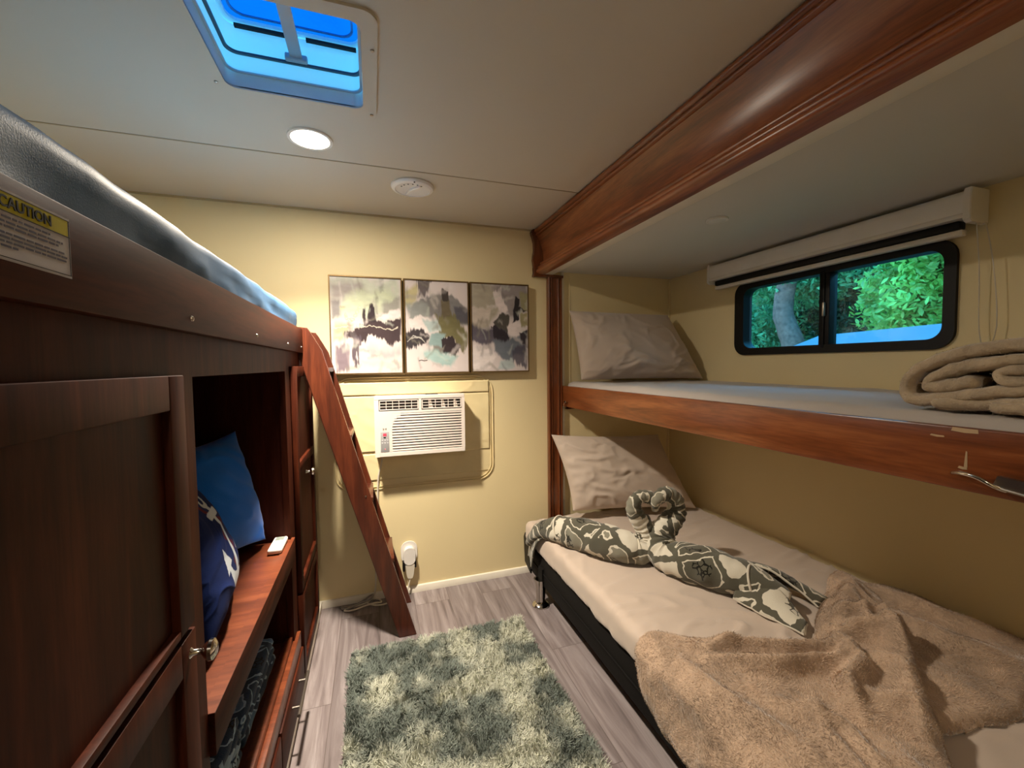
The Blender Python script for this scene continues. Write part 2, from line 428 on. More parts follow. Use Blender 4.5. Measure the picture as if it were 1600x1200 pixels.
def grid_mesh(name, X, Y, Z, mat, parent=None, mask=None, color=None, thick=0.0, wrap=False, smooth=True):
    """arrays (n,m); optional boolean face mask (n-1,m-1); colour (n,m,3) to attribute 'paint'"""
    n, m = X.shape
    V = np.stack([X, Y, Z], -1).reshape(-1, 3)
    i, j = np.meshgrid(np.arange(n-1), np.arange(m-1), indexing='ij')
    a = i*m+j; F = np.stack([a, a+1, a+m+1, a+m], -1).reshape(-1, 4)
    if mask is not None: F = F[mask.reshape(-1)]
    used = np.zeros(len(V), bool); used[F.reshape(-1)] = True
    idx = np.cumsum(used)-1; V2 = V[used]; F = idx[F]
    me = bpy.data.meshes.new(name); me.from_pydata(V2.tolist(), [], F.tolist()); me.update(); me.materials.append(mat)
    if color is not None:
        at = me.color_attributes.new('paint', 'FLOAT_COLOR', 'POINT')
        c = color.reshape(-1, 3)[used]; c4 = np.concatenate([c, np.ones((len(c), 1))], 1)
        at.data.foreach_set('color', c4.reshape(-1))
    if smooth: me.polygons.foreach_set('use_smooth', [True]*len(me.polygons))
    o = bpy.data.objects.new(name, me); COL.objects.link(o)
    if thick:
        md = o.modifiers.new('solid', 'SOLIDIFY'); md.thickness = thick; md.offset = -1
    setp(o, parent); return o
def soft_box(name, x0, x1, y0, y1, z0, z1, r, res, mat, parent=None, amp=0.004, fr=6, fn=None):
    """cloth-covered block: rounded box on a fine grid with soft unevenness"""
    bm = bmesh.new()
    def face(o, u, v):
        nu = max(2, int(u.length/res)); nv = max(2, int(v.length/res))
        g = [[bm.verts.new(o + u*(i/nu) + v*(j/nv)) for j in range(nv+1)] for i in range(nu+1)]
        for i in range(nu):
            for j in range(nv): bm.faces.new((g[i][j], g[i+1][j], g[i+1][j+1], g[i][j+1]))
    dx, dy, dz = Vector((x1-x0, 0, 0)), Vector((0, y1-y0, 0)), Vector((0, 0, z1-z0)); o = Vector((x0, y0, z0))
    face(o+dz, dx, dy); face(o, dy, dx); face(o, dx, dz); face(o+dy, dz, dx); face(o, dz, dy); face(o+dx, dy, dz)
    bmesh.ops.remove_doubles(bm, verts=bm.verts, dist=1e-5)
    for v in bm.verts:
        p = v.co.copy()
        q = Vector((min(max(p.x, x0+r), x1-r), min(max(p.y, y0+r), y1-r), min(max(p.z, z0+r), z1-r)))
        d = p-q
        if d.length > 1e-6:
            d.normalize(); p = q + d*r
        nrm = d if d.length > 0.5 else Vector((0, 0, 1))
        h = amp*mnoise.fractal(Vector((p.x*fr, p.y*fr, p.z*fr)), 1.0, 2.0, 4)
        p = p + nrm*h
        if fn: p = fn(p, nrm)
        v.co = p
    return link_bm(name, bm, mat, parent, smooth=True)

# ==================================================================
#  SETTING
# ==================================================================
YB, XR, XL, YF = 2.345, 1.89, -1.12, -1.25
ZC, ZN = 2.05, 1.815
st = lambda o: tag(o, kind='structure')

st(box('floor', XL-.05, XR+.05, YF-.05, YB+.05, -.05, 0, M_floor))
st(box('wall_back', XL-.05, XR+.05, YB, YB+.05, 0, 2.3, M_wall))
st(box('wall_left', XL-.05, XL, YF, YB, 0, 2.3, M_wall))
st(box('wall_front', XL-.05, XR+.05, YF-.05, YF, 0, 2.3, M_wall))
# right wall with the window hole
WY0, WY1, WZ0, WZ1 = 0.905, 1.775, 1.318, 1.655
bm = bmesh.new()
bx(bm, XR, XR+.05, YF, YB, 0, WZ0); bx(bm, XR, XR+.05, YF, YB, WZ1, 2.3)
bx(bm, XR, XR+.05, YF, WY0, WZ0, WZ1); bx(bm, XR, XR+.05, WY1, YB, WZ0, WZ1)
st(link_bm('wall_right', bm, M_wall))
# ceiling with the roof vent hole
SX0, SX1, SY0, SY1 = -0.37, -0.004, 1.045, 1.396
bm = bmesh.new()
bx(bm, XL, 1.0, YF, SY0, ZC, ZC+.04); bx(bm, XL, 1.0, SY1, YB, ZC, ZC+.04)
bx(bm, XL, SX0, SY0, SY1, ZC, ZC+.04); bx(bm, SX1, 1.0, SY0, SY1, ZC, ZC+.04)
st(link_bm('ceiling', bm, M_ceil))
o = box('ceiling_niche', 1.0, XR, YF, YB, ZN, ZC+.04, M_nceil); st(o)

st(box('trim_1', XL, 0.96, 1.775, 1.781, ZC-.0018, ZC+.001, plain('ceiling_seam', (172, 158, 132), 0.6)))
st(box('trim_2', XL, 0.95, YB-.010, YB, ZC-.007, ZC, plain('corner_bead', (190, 172, 130), 0.6)))
# back wall baseboard
bm = bmesh.new(); prism('', [(YB, 0), (YB-.016, 0), (YB-.016, .018), (YB-.010, .034), (YB, .036)], 'YZ', -.30, 1.0, M_base, bm=bm)
st(link_bm('baseboard_back', bm, M_base, smooth=True, autos=30))
st(box('baseboard_left', -.2955, -.283, .8, YB-.017, 0, .04, M_base, bev=.003))
st(box('trim_3', 1.092, 1.112, YB-.012, YB, 0, ZN, M_base, bev=.002))
st(box('trim_4', 1.150, 1.156, YB-.004, YB, 1.0, ZN, M_wall))
st(box('trim_5', XR-.014, XR, YB-.014, YB, 0, ZN, M_wall, bev=.004))
st(box('trim_6', -.172, -.166, YB-.0015, YB, 0.6, 2.04, M_wall))

# wooden valance beam along the slide-out
def arc(cx, cz, r, a0, a1, n=5): return [(cx+r*math.cos(math.radians(a0+(a1-a0)*k/n)), cz+r*math.sin(math.radians(a0+(a1-a0)*k/n))) for k in range(n+1)]
prof = [(1.0, 2.05), (.925, 2.05)]
prof += arc(.926, 2.038, .012, 90, 250, 6) + arc(.929, 2.018, .008, 120, 240, 5) + [(.934, 2.008)]
for k in range(13):
    t = k/12; z = 2.004 - t*.142; prof.append((.936+.030*math.sin(t*PI*0.62)+.006*t, z))
prof += [(.961, 1.860)] + arc(.958, 1.850, .010, 70, 270, 6) + [(.952, 1.838)] + arc(.944, 1.826, .011, 90, 250, 6) + arc(.936, 1.806, .012, 100, 270, 6)
prof += [(.942, 1.790), (.975, 1.788), (.98, 1.80), (1.0, 1.80)]
beam = thing('valance_beam', (.96, .5, 1.79), 'long reddish-brown moulded wooden beam running along the ceiling above the bunks', 'beam')
prism('moulding', prof, 'XZ', YF+.01, 2.315, M_beam, beam, smooth=True)
cap = [(1.005, 2.049), (.915, 2.049)] + arc(.912, 2.032, .016, 95, 230, 5) + [(.905, 2.005), (.914, 1.97), (.918, 1.93), (.908, 1.90), (.905, 1.87), (.914, 1.83), (.915, 1.80), (.906, 1.775), (1.10, 1.775), (1.10, 1.79), (1.005, 1.79)]
prism('end_cap', cap, 'XZ', 2.315, YB-.001, M_beamZ, beam, smooth=True, bev=.003)
box('underside_strip', .978, 1.032, YF+.01, 2.314, 1.790, 1.8145, M_base, beam, bev=.002)

# fluted column casing
pts = [(1.0, YB)]
W = .09
fl = [(0, .030), (.006, .034), (.012, .030), (.014, .026), (.018, .026), (.022, .032), (.026, .026), (.030, .026), (.050, .026), (.056, .026), (.060, .034), (.065, .036), (.070, .028), (.076, .028), (.080, .036), (.085, .036), (.09, .030)]
poly = [(1.0+x, YB-d) for x, d in fl]
poly = [(1.0, YB-.001)] + poly + [(1.09, YB-.001)]
colm = link_bm('post_casing', (lambda b: (prism('', poly, 'XY', 0.0, 1.774, M_beamZ, bm=b), b)[1])(bmesh.new()), M_beamZ, None, smooth=True, autos=30)
one(colm, 'upright fluted reddish-brown wooden casing at the foot end of the bunks', 'post')

# ------------------------------------------------------------------ window
w = bpy.data.objects.new('window_1', None); w.location = (XR, 1.34, 1.31); COL.objects.link(w); st(w)
# frame ring in YZ
out = rrect(WY0-.022, WY1+.022, WZ0-.022, WZ1+.022, .062); inn = rrect(WY0+.012, WY1-.035, WZ0+.014, WZ1-.012, .045)
ringprism('frame', out, inn, 'YZ', XR-.014, XR+.045, M_black, w)
bm = bmesh.new(); bx(bm, XR-.010, XR+.040, 1.300, 1.345, WZ0, WZ1, .003)
bx(bm, XR-.016, XR+.01, 1.318, 1.330, WZ0, WZ1, .002)
link_bm('mullion', bm, M_black, w, smooth=True, autos=35)
box('latch', XR-.026, XR-.010, 1.312, 1.322, 1.455, 1.515, M_satinm, w, bev=.003)
mg, nt, b = newmat('window_glass')
b.inputs['Base Color'].default_value = (0.92, 0.98, 1, 1); b.inputs['Roughness'].default_value = 0.02
tr = node(nt, 'ShaderNodeBsdfTransparent'); tr.inputs[0].default_value = (0.80, 0.93, 0.97, 1)
gl = node(nt, 'ShaderNodeBsdfGlossy'); gl.inputs['Roughness'].default_value = 0.03
fr = node(nt, 'ShaderNodeFresnel'); fr.inputs[0].default_value = 1.35
mx = node(nt, 'ShaderNodeMixShader'); nt.links.new(fr.outputs[0], mx.inputs[0]); nt.links.new(tr.outputs[0], mx.inputs[1]); nt.links.new(gl.outputs[0], mx.inputs[2])
nt.links.new(mx.outputs[0], nt.nodes['Material Output'].inputs[0])
box('pane', XR+.020, XR+.023, WY0+.005, 1.322, WZ0+.005, WZ1-.005, mg, w)
box('pane', XR+.028, XR+.031, 1.322, WY1-.02, WZ0+.005, WZ1-.005, mg, w)

# roller blind
bl = thing('roller_blind', (XR, 1.38, 1.66), 'white roller blind cassette mounted above the black window', 'blind')
prof = [(XR-.001, 1.800), (XR-.070, 1.800)] + arc(XR-.070, 1.780, .02, 90, 180, 4) + [(XR-.092, 1.745), (XR-.088, 1.728), (XR-.092, 1.722), (XR-.092, 1.712), (XR-.001, 1.712)]
prism('cassette', prof, 'XZ', .835, 1.90, M_white, bl, smooth=True)
prof2 = [(XR-.001, 1.803), (XR-.092, 1.803), (XR-.098, 1.785), (XR-.098, 1.705), (XR-.085, 1.695), (XR-.001, 1.695)]
for y0, y1 in ((.815, .835), (1.90, 1.912)): prism('bracket', prof2, 'XZ', y0, y1, M_white, bl, bev=.002)
bm = bmesh.new(); bx(bm, XR-.068, XR-.030, .855, 1.885, 1.684, 1.7115, .006)
link_bm('roll', bm, M_black, bl, smooth=True, autos=35)
box('hem_bar', XR-.062, XR-.034, .85, 1.89, 1.664, 1.683, M_white, bl, bev=.004)
tube('pull_cord', catmull([(XR-.05, .822, 1.70), (XR-.035, .818, 1.55), (XR-.03, .815, 1.36), (XR-.03, .80, 1.27)], 5), .0016, M_cord, bl, 6)
tube('pull_cord', catmull([(XR-.05, .80, 1.69), (XR-.035, .785, 1.55), (XR-.03, .775, 1.36), (XR-.03, .80, 1.27)], 5), .0016, M_cord, bl, 6)

# niche puck light (off), ceiling downlight and added fill lamp
pk = thing('puck_light', (1.285, 1.32, ZN-.008), 'small unlit white puck light flush under the ceiling over the upper bunk', 'light')
lathe('rim', [(.040, 0.0), (.041, -.003), (.040, -.007), (.033, -.008)], M_white, pk, (1.285, 1.32, ZN))
lathe('lens', [(.030, -.0081), (.026, -.010), (.010, -.011)], plain('frosted_lens', (226, 226, 222), 0.3), pk, (1.285, 1.32, ZN))

me_, nt, b = newmat('lit_lens')
b.inputs['Emission Color'].default_value = (1, .86, .66, 1); b.inputs['Emission Strength'].default_value = 12.0
M_lit = me_
dl = thing('downlight', (-.186, 1.63, ZC-.01), 'glowing round recessed ceiling light between the roof vent and the air vent', 'light')
ringprism('trim_ring', [(-.186+.072*math.cos(2*PI*k/40), 1.63+.072*math.sin(2*PI*k/40)) for k in range(40)], [(-.186+.062*math.cos(2*PI*k/40), 1.63+.062*math.sin(2*PI*k/40)) for k in range(40)], 'XY', ZC-.006, ZC+.002, M_white, dl)
lathe('lens', [(.062, 0), (.062, -.003), (.055, -.004)], M_lit, dl, (-.186, 1.63, ZC))
al = area_light('lamp', (-.186, 1.63, ZC-.0075), .105, LAMP_P, WARM, spread=120)
al.parent = dl; al.matrix_parent_inverse = Matrix.Translation(-dl.location)
al = area_light('lamp', (-.186, 1.63, ZC-.0065), .105, LAMP_W, WARM)
al.parent = dl; al.matrix_parent_inverse = Matrix.Translation(-dl.location)
fill_lamp = thing('downlight', (-.186, -.75, ZC-.01), 'added fill lamp in the ceiling behind the viewer, out of view', 'light')  # unseen lamp added as fill to lift the dim side of the room
lathe('lens', [(.062, 0), (.062, -.003), (.055, -.004)], M_lit, fill_lamp, (-.186, -.75, ZC))
al = area_light('lamp', (-.186, -.75, ZC-.0075), .105, FILL_P, WARM)
al.parent = fill_lamp; al.matrix_parent_inverse = Matrix.Translation(-fill_lamp.location)

# round air vent
VX, VY = .186, 1.925
vt = thing('air_vent', (VX, VY, ZC-.02), 'round white adjustable air vent on the ceiling above the pictures', 'vent')
lathe('rim', [(.092, 0), (.093, -.006), (.088, -.014), (.076, -.018), (.074, -.014), (.066, -.013), (.02, -.013)], M_white, vt, (VX, VY, ZC), seg=40)
bm = bmesh.new(); ang = math.radians(118)
c, s = math.cos(ang), math.sin(ang)
poly = [(-.055, 0), (-.01, .011), (.01, .011), (.055, 0), (.01, -.011), (-.01, -.011)]
prism('', [(VX+x*c-y*s, VY+x*s+y*c) for x, y in poly], 'XY', ZC-.024, ZC-.012, M_white, bm=bm)
link_bm('turn_handle', bm, M_white, vt)
for a in range(200, 330, 22):
    bm = bmesh.new(); a = math.radians(a); bx(bm, VX+.052*math.cos(a)-.003, VX+.052*math.cos(a)+.003, VY+.052*math.sin(a)-.003, VY+.052*math.sin(a)+.003, ZC-.0138, ZC-.0125); link_bm('dial_mark', bm, M_dark, vt)
bm = bmesh.new(); bx(bm, VX-.003, VX+.003, VY-.085, VY-.079, ZC-.017, ZC-.013)
link_bm('dial_mark', bm, M_dark, vt)

# ------------------------------------------------------------------ roof vent (skylight)
sk = thing('roof_vent', ((SX0+SX1)/2, (SY0+SY1)/2, ZC-.008), 'square roof hatch with white flange and blue daylight showing through its lid', 'skylight')
M_shaft, nt, b = newmat('hatch_plastic'); b.inputs['Base Color'].default_value = (.86, .9, .92, 1)
t1 = node(nt, 'ShaderNodeBsdfTranslucent'); t1.inputs[0].default_value = (0.85, 0.93, 0.96, 1)
mx = node(nt, 'ShaderNodeMixShader'); mx.inputs[0].default_value = 0.40; nt.links.new(b.outputs[0], mx.inputs[1]); nt.links.new(t1.outputs[0], mx.inputs[2]); nt.links.new(mx.outputs[0], nt.nodes['Material Output'].inputs[0])
out = rrect(SX0-.032, SX1+.034, SY0-.034, SY1+.034, .035, 8); inn = rrect(SX0+.004, SX1-.004, SY0+.004, SY1-.004, .028, 8)
ringprism('flange', out, inn, 'XY', ZC-.007, ZC, M_ceil, sk)
out2 = rrect(SX0-.001, SX1+.001, SY0-.001, SY1+.001, .030, 8)
ringprism('shaft', out2, inn, 'XY', ZC-.003, ZC+.165, M_shaft, sk)
g0 = rrect(SX0+.005, SX1-.005, SY0+.005, SY1-.005, .030, 8); g1 = rrect(SX0+.012, SX1-.012, SY0+.012, SY1-.012, .028, 8)
ringprism('shaft_step', g0, g1, 'XY', ZC+.035, ZC+.039, plain('grey_line', (170, 190, 200), 0.5), sk)
g1 = rrect(SX0+.013, SX1-.013, SY0+.013, SY1-.013, .026, 8)
ringprism('gasket', rrect(SX0+.005, SX1-.005, SY0+.005, SY1-.005, .030, 8), g1, 'XY', ZC+.085, ZC+.091, plain('grey_gasket', (58, 70, 78), 0.5), sk)
g2 = rrect(SX0+.014, SX1-.014, SY0+.014, SY1-.014, .03, 8)
mlid, nt, b = newmat('smoked_lid')
t1 = node(nt, 'ShaderNodeBsdfTranslucent'); t1.inputs[0].default_value = (0.06, 0.28, 0.46, 1)
t2 = node(nt, 'ShaderNodeBsdfTransparent'); t2.inputs[0].default_value = (0.06, 0.23, 0.40, 1)
nn = node(nt, 'ShaderNodeTexNoise'); nn.inputs['Scale'].default_value = 6; nn.inputs['Detail'].default_value = 5
nt.links.new(coords(nt), nn.inputs['Vector'])
mp_ = node(nt, 'ShaderNodeMapRange'); mp_.inputs[1].default_value = .3; mp_.inputs[2].default_value = .7; mp_.inputs[3].default_value = .35; mp_.inputs[4].default_value = .75
nt.links.new(nn.outputs[0], mp_.inputs[0])
mx = node(nt, 'ShaderNodeMixShader'); nt.links.new(mp_.outputs[0], mx.inputs[0])
nt.links.new(t1.outputs[0], mx.inputs[1]); nt.links.new(t2.outputs[0], mx.inputs[2]); nt.links.new(mx.outputs[0], nt.nodes['Material Output'].inputs[0])
mrim, nt, b = newmat('white_lid_rim')
t1 = node(nt, 'ShaderNodeBsdfTranslucent'); t1.inputs[0].default_value = (0.75, 0.9, 1, 1)
mx = node(nt, 'ShaderNodeMixShader'); mx.inputs[0].default_value = 0.2; nt.links.new(b.outputs[0], mx.inputs[1]); nt.links.new(t1.outputs[0], mx.inputs[2]); nt.links.new(mx.outputs[0], nt.nodes['Material Output'].inputs[0])
b.inputs['Base Color'].default_value = (.8, .85, .88, 1)
ringprism('lid_rim', rrect(SX0-.02, SX1+.02, SY0-.02, SY1+.02, .03, 8), g2, 'XY', ZC+.170, ZC+.178, mrim, sk)
prism('lid', rrect(SX0+.002, SX1-.002, SY0+.002, SY1-.002, .035, 8), 'XY', ZC+.179, ZC+.183, mlid, sk)
bm = bmesh.new()
bx(bm, SX0+.03, -.215, SY1-.024, SY1-.014, ZC+.150, ZC+.158); link_bm('dark_slot', bm, M_dark, sk)  # shaded slots at the lid edge, drawn as dark strips
bm = bmesh.new(); bx(bm, -.160, SX1-.02, SY1-.024, SY1-.014, ZC+.150, ZC+.158); link_bm('dark_slot', bm, M_dark, sk)
ringprism('lid_ridge', rrect(SX0+.026, SX1-.026, SY0+.026, SY1-.028, .035, 8), rrect(SX0+.032, SX1-.032, SY0+.032, SY1-.034, .032, 8), 'XY', ZC+.1755, ZC+.1785, plain('lid_blue_edge', (40, 120, 190), .5), sk)
bm = bmesh.new(); bx(bm, -.203, -.170, 1.06, SY1-.02, ZC+.092, ZC+.100, .003); bx(bm, -.216, -.157, SY1-.030, SY1-.012, ZC+.086, ZC+.104, .004)
bx(bm, -.212, -.161, 1.14, 1.165, ZC+.088, ZC+.106, .004)
link_bm('lift_arm', bm, plain('grey_plastic', (165, 172, 176), 0.4), sk, smooth=True, autos=35)
box('crank', -.235, -.13, 1.085, 1.125, ZC+.075, ZC+.092, M_black, sk, bev=.005)
for x, y in ((SX1+.020, SY1+.016), (SX1+.022, 1.13), (SX0-.018, SY1-.02), (-.2, SY0-.02)):
    lathe('screw', [(.005, 0), (.0045, -.003), (.002, -.004)], M_satinm, sk, (x, y, ZC-.007), seg=12)

# ==================================================================
#  RIGHT: UPPER BUNK
# ==================================================================
ub = thing('upper_bunk', (1.5, 1.0, 1.0), 'fixed upper bunk with reddish wooden front rail below the window', 'bunk bed')
box('front_rail', 1.09, 1.112, YF+.01, YB-.013, 1.003, 1.127, M_beam, ub, bev=.004)
box('platform', 1.112, XR-.001, YF+.01, YB-.014, 1.030, 1.045, M_base, ub)
box('cleat', 1.113, XR-.02, YB-.036, YB-.014, .985, 1.029, M_cab, ub)
box('cleat', XR-.024, XR-.002, YF+.01, YB-.04, .985, 1.029, M_cab, ub)
# worn chips on the rail
Mchip = plain('bare_chip', (196, 168, 132), 0.8)
for y0, y1, z0, z1 in ((.522, .545, 1.104, 1.108), (.472, .512, 1.118, 1.1265), (.486, .491, 1.05, 1.082), (.486, .500, 1.046, 1.051)):
    bm = bmesh.new(); prism('', [(y0, z0), ((y0+y1)/2, z0-.001), (y1, z0+.001), (y1-.002, z1), ((y0*2+y1)/3, z1-.001), (y0+.001, z1-.001)], 'YZ', 1.0892, 1.0903, Mchip, bm=bm)
    tag(link_bm('worn_chip', bm, Mchip, ub), 'pale bare chips in the varnish')
lt = link_bm('latch', (lambda b: (tube('', catmull([(1.085, .505, 1.036), (1.068, .485, 1.042), (1.062, .46, 1.040), (1.068, .44, 1.028), (1.085, .43, 1.02)], 5), .004, None, bm=b, seg=8), b)[1])(bmesh.new()), M_chrome, ub, smooth=True)
bm = bmesh.new(); prism('', [(.445, 1.030), (.44, 1.046), (.40, 1.043), (.36, 1.036), (.355, 1.018), (.40, 1.018)], 'YZ', 1.078, 1.0895, M_chrome, bm=bm)
tube('', [(1.074, .44, 1.026), (1.07, .36, 1.016), (1.075, .30, 1.014)], .003, None, bm=bm, seg=8)
link_bm('hasp', bm, M_satinm, ub, smooth=True, autos=40)
bm = bmesh.new(); bx(bm, 1.074, 1.0895, 2.245, 2.270, 1.030, 1.040, .002)
tube('', catmull([(1.080, 2.25, 1.035), (1.070, 2.25, 1.025), (1.068, 2.25, 1.010), (1.078, 2.25, 1.004), (1.084, 2.25, 1.012)], 4), .003, None, bm=bm, seg=6)
link_bm('hook', bm, M_chrome, ub, smooth=True, autos=40)

def usheet(p, n):
    if n.z > .3:
        p.z += .004*math.sin(p.y*9+p.x*5)*mnoise.noise(Vector((p.x*4, p.y*3, 1)))
    return p
um = soft_box('mattress', 1.118, XR-.006, YF+.05, YB-.02, 1.046, 1.150, .03, .03, M_usheet, None, .006, 5, usheet)
one(um, 'thin mattress in a pale fitted sheet on the upper bunk below the window', 'mattress')

# pillows -----------------------------------------------------------
def pillow(name, BL, BR, TR, TL, thick, mat, nu=90, nv=60, bow=.05, seed=0.0, wr=.008, droop=0.0, color=None, corner=1.0, wfr=5.0, folds=None):
    BL, BR, TR, TL = [np.array(v, float) for v in (BL, BR, TR, TL)]
    n = np.cross(BR-BL, TL-BL); n /= np.linalg.norm(n)
    s = np.linspace(-1, 1, nu); t = np.linspace(-1, 1, nv)
    # denser near the rim
    s = np.sin(s*PI/2)*.35 + s*.65; t = np.sin(t*PI/2)*.35 + t*.65
    S, T = np.meshgrid(s, t, indexing='ij')
    U = S*(1 - bow*(1-T**2)*(np.abs(S)**3)*1.0); Vv = T*(1 - bow*(1-S**2)*(np.abs(T)**3))
    a = (U+1)/2; b = (Vv+1)/2
    P = ((1-a)*(1-b))[..., None]*BL + (a*(1-b))[..., None]*BR + (a*b)[..., None]*TR + ((1-a)*b)[..., None]*TL
    prof = (np.clip(1-np.abs(S)**2.6, 0, 1)**.55)*(np.clip(1-np.abs(T)**2.6, 0, 1)**.55)
    prof = prof*(1 - .25*sstep(-.2, 1, T))      # fuller at the bottom
    L = np.linalg.norm(BR-BL)
    wx, wy = S*L*.5*wfr, T*.5*np.linalg.norm(TL-BL)*wfr
    warp = fbm(wx*.8+seed, wy*.8, 3.1, 2)*1.4
    rid = 1-np.abs(fbm(wx*1.1+warp+seed*3, wy*1.6-warp, seed, 3))*2.2
    wrk = wr*(np.clip(rid, 0, 1)**2.0)
    edgef = sstep(1.0, .75, np.maximum(np.abs(S), np.abs(T)))
    rad = np.arctan2(T, S)
    pleat = .35*wr*np.sin(rad*22+seed*5+2*fbm(wx, wy, 1, 2))*(1-edgef)*sstep(1.0, .93, np.maximum(np.abs(S), np.abs(T)))
    top = thick*.62*prof + wrk*np.minimum(1, prof*2) + pleat*prof*2
    if folds:
        for (s0, t0, s1, t1, wd, h) in folds:
            dx, dy = s1-s0, t1-t0; ll = math.hypot(dx, dy)
            q = np.clip(((S-s0)*dx+(T-t0)*dy)/ll**2, 0, 1)
            d = np.hypot(S-s0-q*dx, T-t0-q*dy + .06*np.sin(q*5))
            top += h*np.exp(-(d/wd)**2)*np.sin(np.clip(q, .02, .98)*PI)**.5*np.minimum(1, prof*2)
    bot = -thick*.38*prof
    F = P + n*top[..., None]; B = P + n*bot[..., None]
    if droop: F[..., 2] -= droop*prof; B[..., 2] -= droop*prof
    # stitch front and back around the rim
    verts = F.reshape(-1, 3).tolist() + B[1:-1, 1:-1].reshape(-1, 3).tolist()
    iF = np.arange(nu*nv).reshape(nu, nv); iB = iF.copy(); iB[1:-1, 1:-1] = nu*nv + np.arange((nu-2)*(nv-2)).reshape(nu-2, nv-2)
    fs = []
    for g, fl in ((iF, 0), (iB, 1)):
        A, B2, C, D = g[:-1, :-1].ravel(), g[1:, :-1].ravel(), g[1:, 1:].ravel(), g[:-1, 1:].ravel()
        fs += (np.stack([A, B2, C, D], 1) if not fl else np.stack([D, C, B2, A], 1)).tolist()
    me = bpy.data.meshes.new(name); me.from_pydata(verts, [], fs); me.update(); me.materials.append(mat)
    me.polygons.foreach_set('use_smooth', [True]*len(me.polygons))
    if color is not None:
        cf, cb = color(a, b)
        at = me.color_attributes.new('paint', 'FLOAT_COLOR', 'POINT')
        c = np.concatenate([cf.reshape(-1, 3), cb[1:-1, 1:-1].reshape(-1, 3)], 0)
        at.data.foreach_set('color', np.concatenate([c, np.ones((len(c), 1))], 1).reshape(-1))
    o = bpy.data.objects.new(name, me); COL.objects.link(o); return o

o = pillow('pillow', (1.135, 2.16, 1.165), (1.845, 1.99, 1.165), (1.80, 2.25, 1.565), (1.115, 2.27, 1.575), .20, M_case, seed=1.3, wr=.012, bow=.03,
           folds=[(-.35, -.1, .35, -.75, .07, .016), (-.2, -.45, .15, -.8, .05, .014), (.5, -.2, .75, -.75, .06, .012), (-.55, -.75, .0, -.7, .05, .012), (-.85, .8, -.9, .2, .05, .01)])
one(o, 'taupe pillow leaning in the corner on the upper bunk', 'pillow')
o = pillow('pillow', (1.05, 2.10, .430), (1.80, 1.985, .395), (1.73, 2.25, .80), (.985, 2.25, .845), .16, M_case, seed=5.1, wr=.013, bow=.06,
           folds=[(-.8, .75, -.2, .35, .05, .014), (-.7, .35, -.1, .3, .05, .012), (-.5, .1, .2, -.1, .05, .012), (-.8, -.2, -.3, -.6, .06, .012), (.2, .2, .6, -.3, .06, .012)])
one(o, 'taupe pillow propped against the end wall on the lower bed', 'pillow')

# ==================================================================
#  RIGHT: LOWER BED
# ==================================================================
ZT = .375
bed = thing('platform_bed', (1.35, .8, 0), 'low bed frame in black fabric with chrome legs under the upper bunk', 'bed')
bm = bmesh.new(); bx(bm, .812, 1.87, -.30, 2.20, .100, .262, .012); bx(bm, .80, .86, 1.96, 2.01, .135, .20)
bx(bm, .806, .812, -.29, 2.19, .172, .178, .002)
link_bm('base', bm, fabric('black_cloth', (15, 13, 12), weave=400, sheen=0.0), bed, smooth=True, autos=35)
prism('head_bracket', [(2.13, .10), (2.22, .13), (2.235, .27), (2.215, .30), (2.15, .262)], 'YZ', .80, .811, M_black, bed, bev=.002)
for x, y in ((.80, 1.985), (1.80, 1.985), (.82, -.20), (1.80, -.20)):
    lathe('leg', [(.044, 0), (.045, .007), (.040, .014), (.027, .020), (.023, .03), (.026, .10), (.028, .14)], M_chrome, bed, (x+.002, y, 0))
def bsheet(p, n):
    if p.z < .30 and (p.x < .83 or p.y > 2.1):
        if p.z < .285: p.z += -.004 + .010*mnoise.noise(Vector((p.y*11, p.x*11, 0)))
        p.x -= .004*mnoise.noise(Vector((p.y*40, p.z*8, 3))) + .002
    if n.z > .5:
        wv = mnoise.noise(Vector((p.x*3+p.y*2, p.y*3-p.x, 2)))
        r_ = 1-abs(mnoise.noise(Vector((p.x*5+wv*2, p.y*9+wv, 7))))*3
        if r_ > 0: p.z += .020*r_**2*max(0, mnoise.noise(Vector((p.x*2.5, p.y*2.5, 9)))+.30)
    return p
o = soft_box('mattress', .795, 1.880, -.32, 2.215, .264, ZT, .035, .012, M_sheet, None, .004, 5, bsheet)
one(o, 'mattress in a taupe fitted sheet on the low black bed', 'mattress')

# plush throw on the lower bed ---------------------------------------
def polysd(px, py, poly):
    """signed distance, inside positive"""
    poly = np.array(poly, float); n = len(poly); best = np.full(px.shape, 1e9); ins = np.zeros(px.shape, bool)
    for i in range(n):
        a = poly[i]; b = poly[(i+1) % n]; e = b-a
        t = np.clip(((px-a[0])*e[0]+(py-a[1])*e[1])/(e@e), 0, 1)
        best = np.minimum(best, np.hypot(px-a[0]-t*e[0], py-a[1]-t*e[1]))
        c = ((a[1] > py) != (b[1] > py)) & (px < (b[0]-a[0])*(py-a[1])/(b[1]-a[1]+1e-12)+a[0])
        ins ^= c
    return np.where(ins, best, -best)
def segd(px, py, pts):
    best = np.full(px.shape, 1e9); par = np.zeros(px.shape); n = len(pts)-1
    for i in range(n):
        a = np.array(pts[i], float); b = np.array(pts[i+1], float); e = b-a
        t = np.clip(((px-a[0])*e[0]+(py-a[1])*e[1])/(e@e), 0, 1)
        d = np.hypot(px-a[0]-t*e[0], py-a[1]-t*e[1]); m = d < best
        best = np.where(m, d, best); par = np.where(m, (i+t)/n, par)
    return best, par
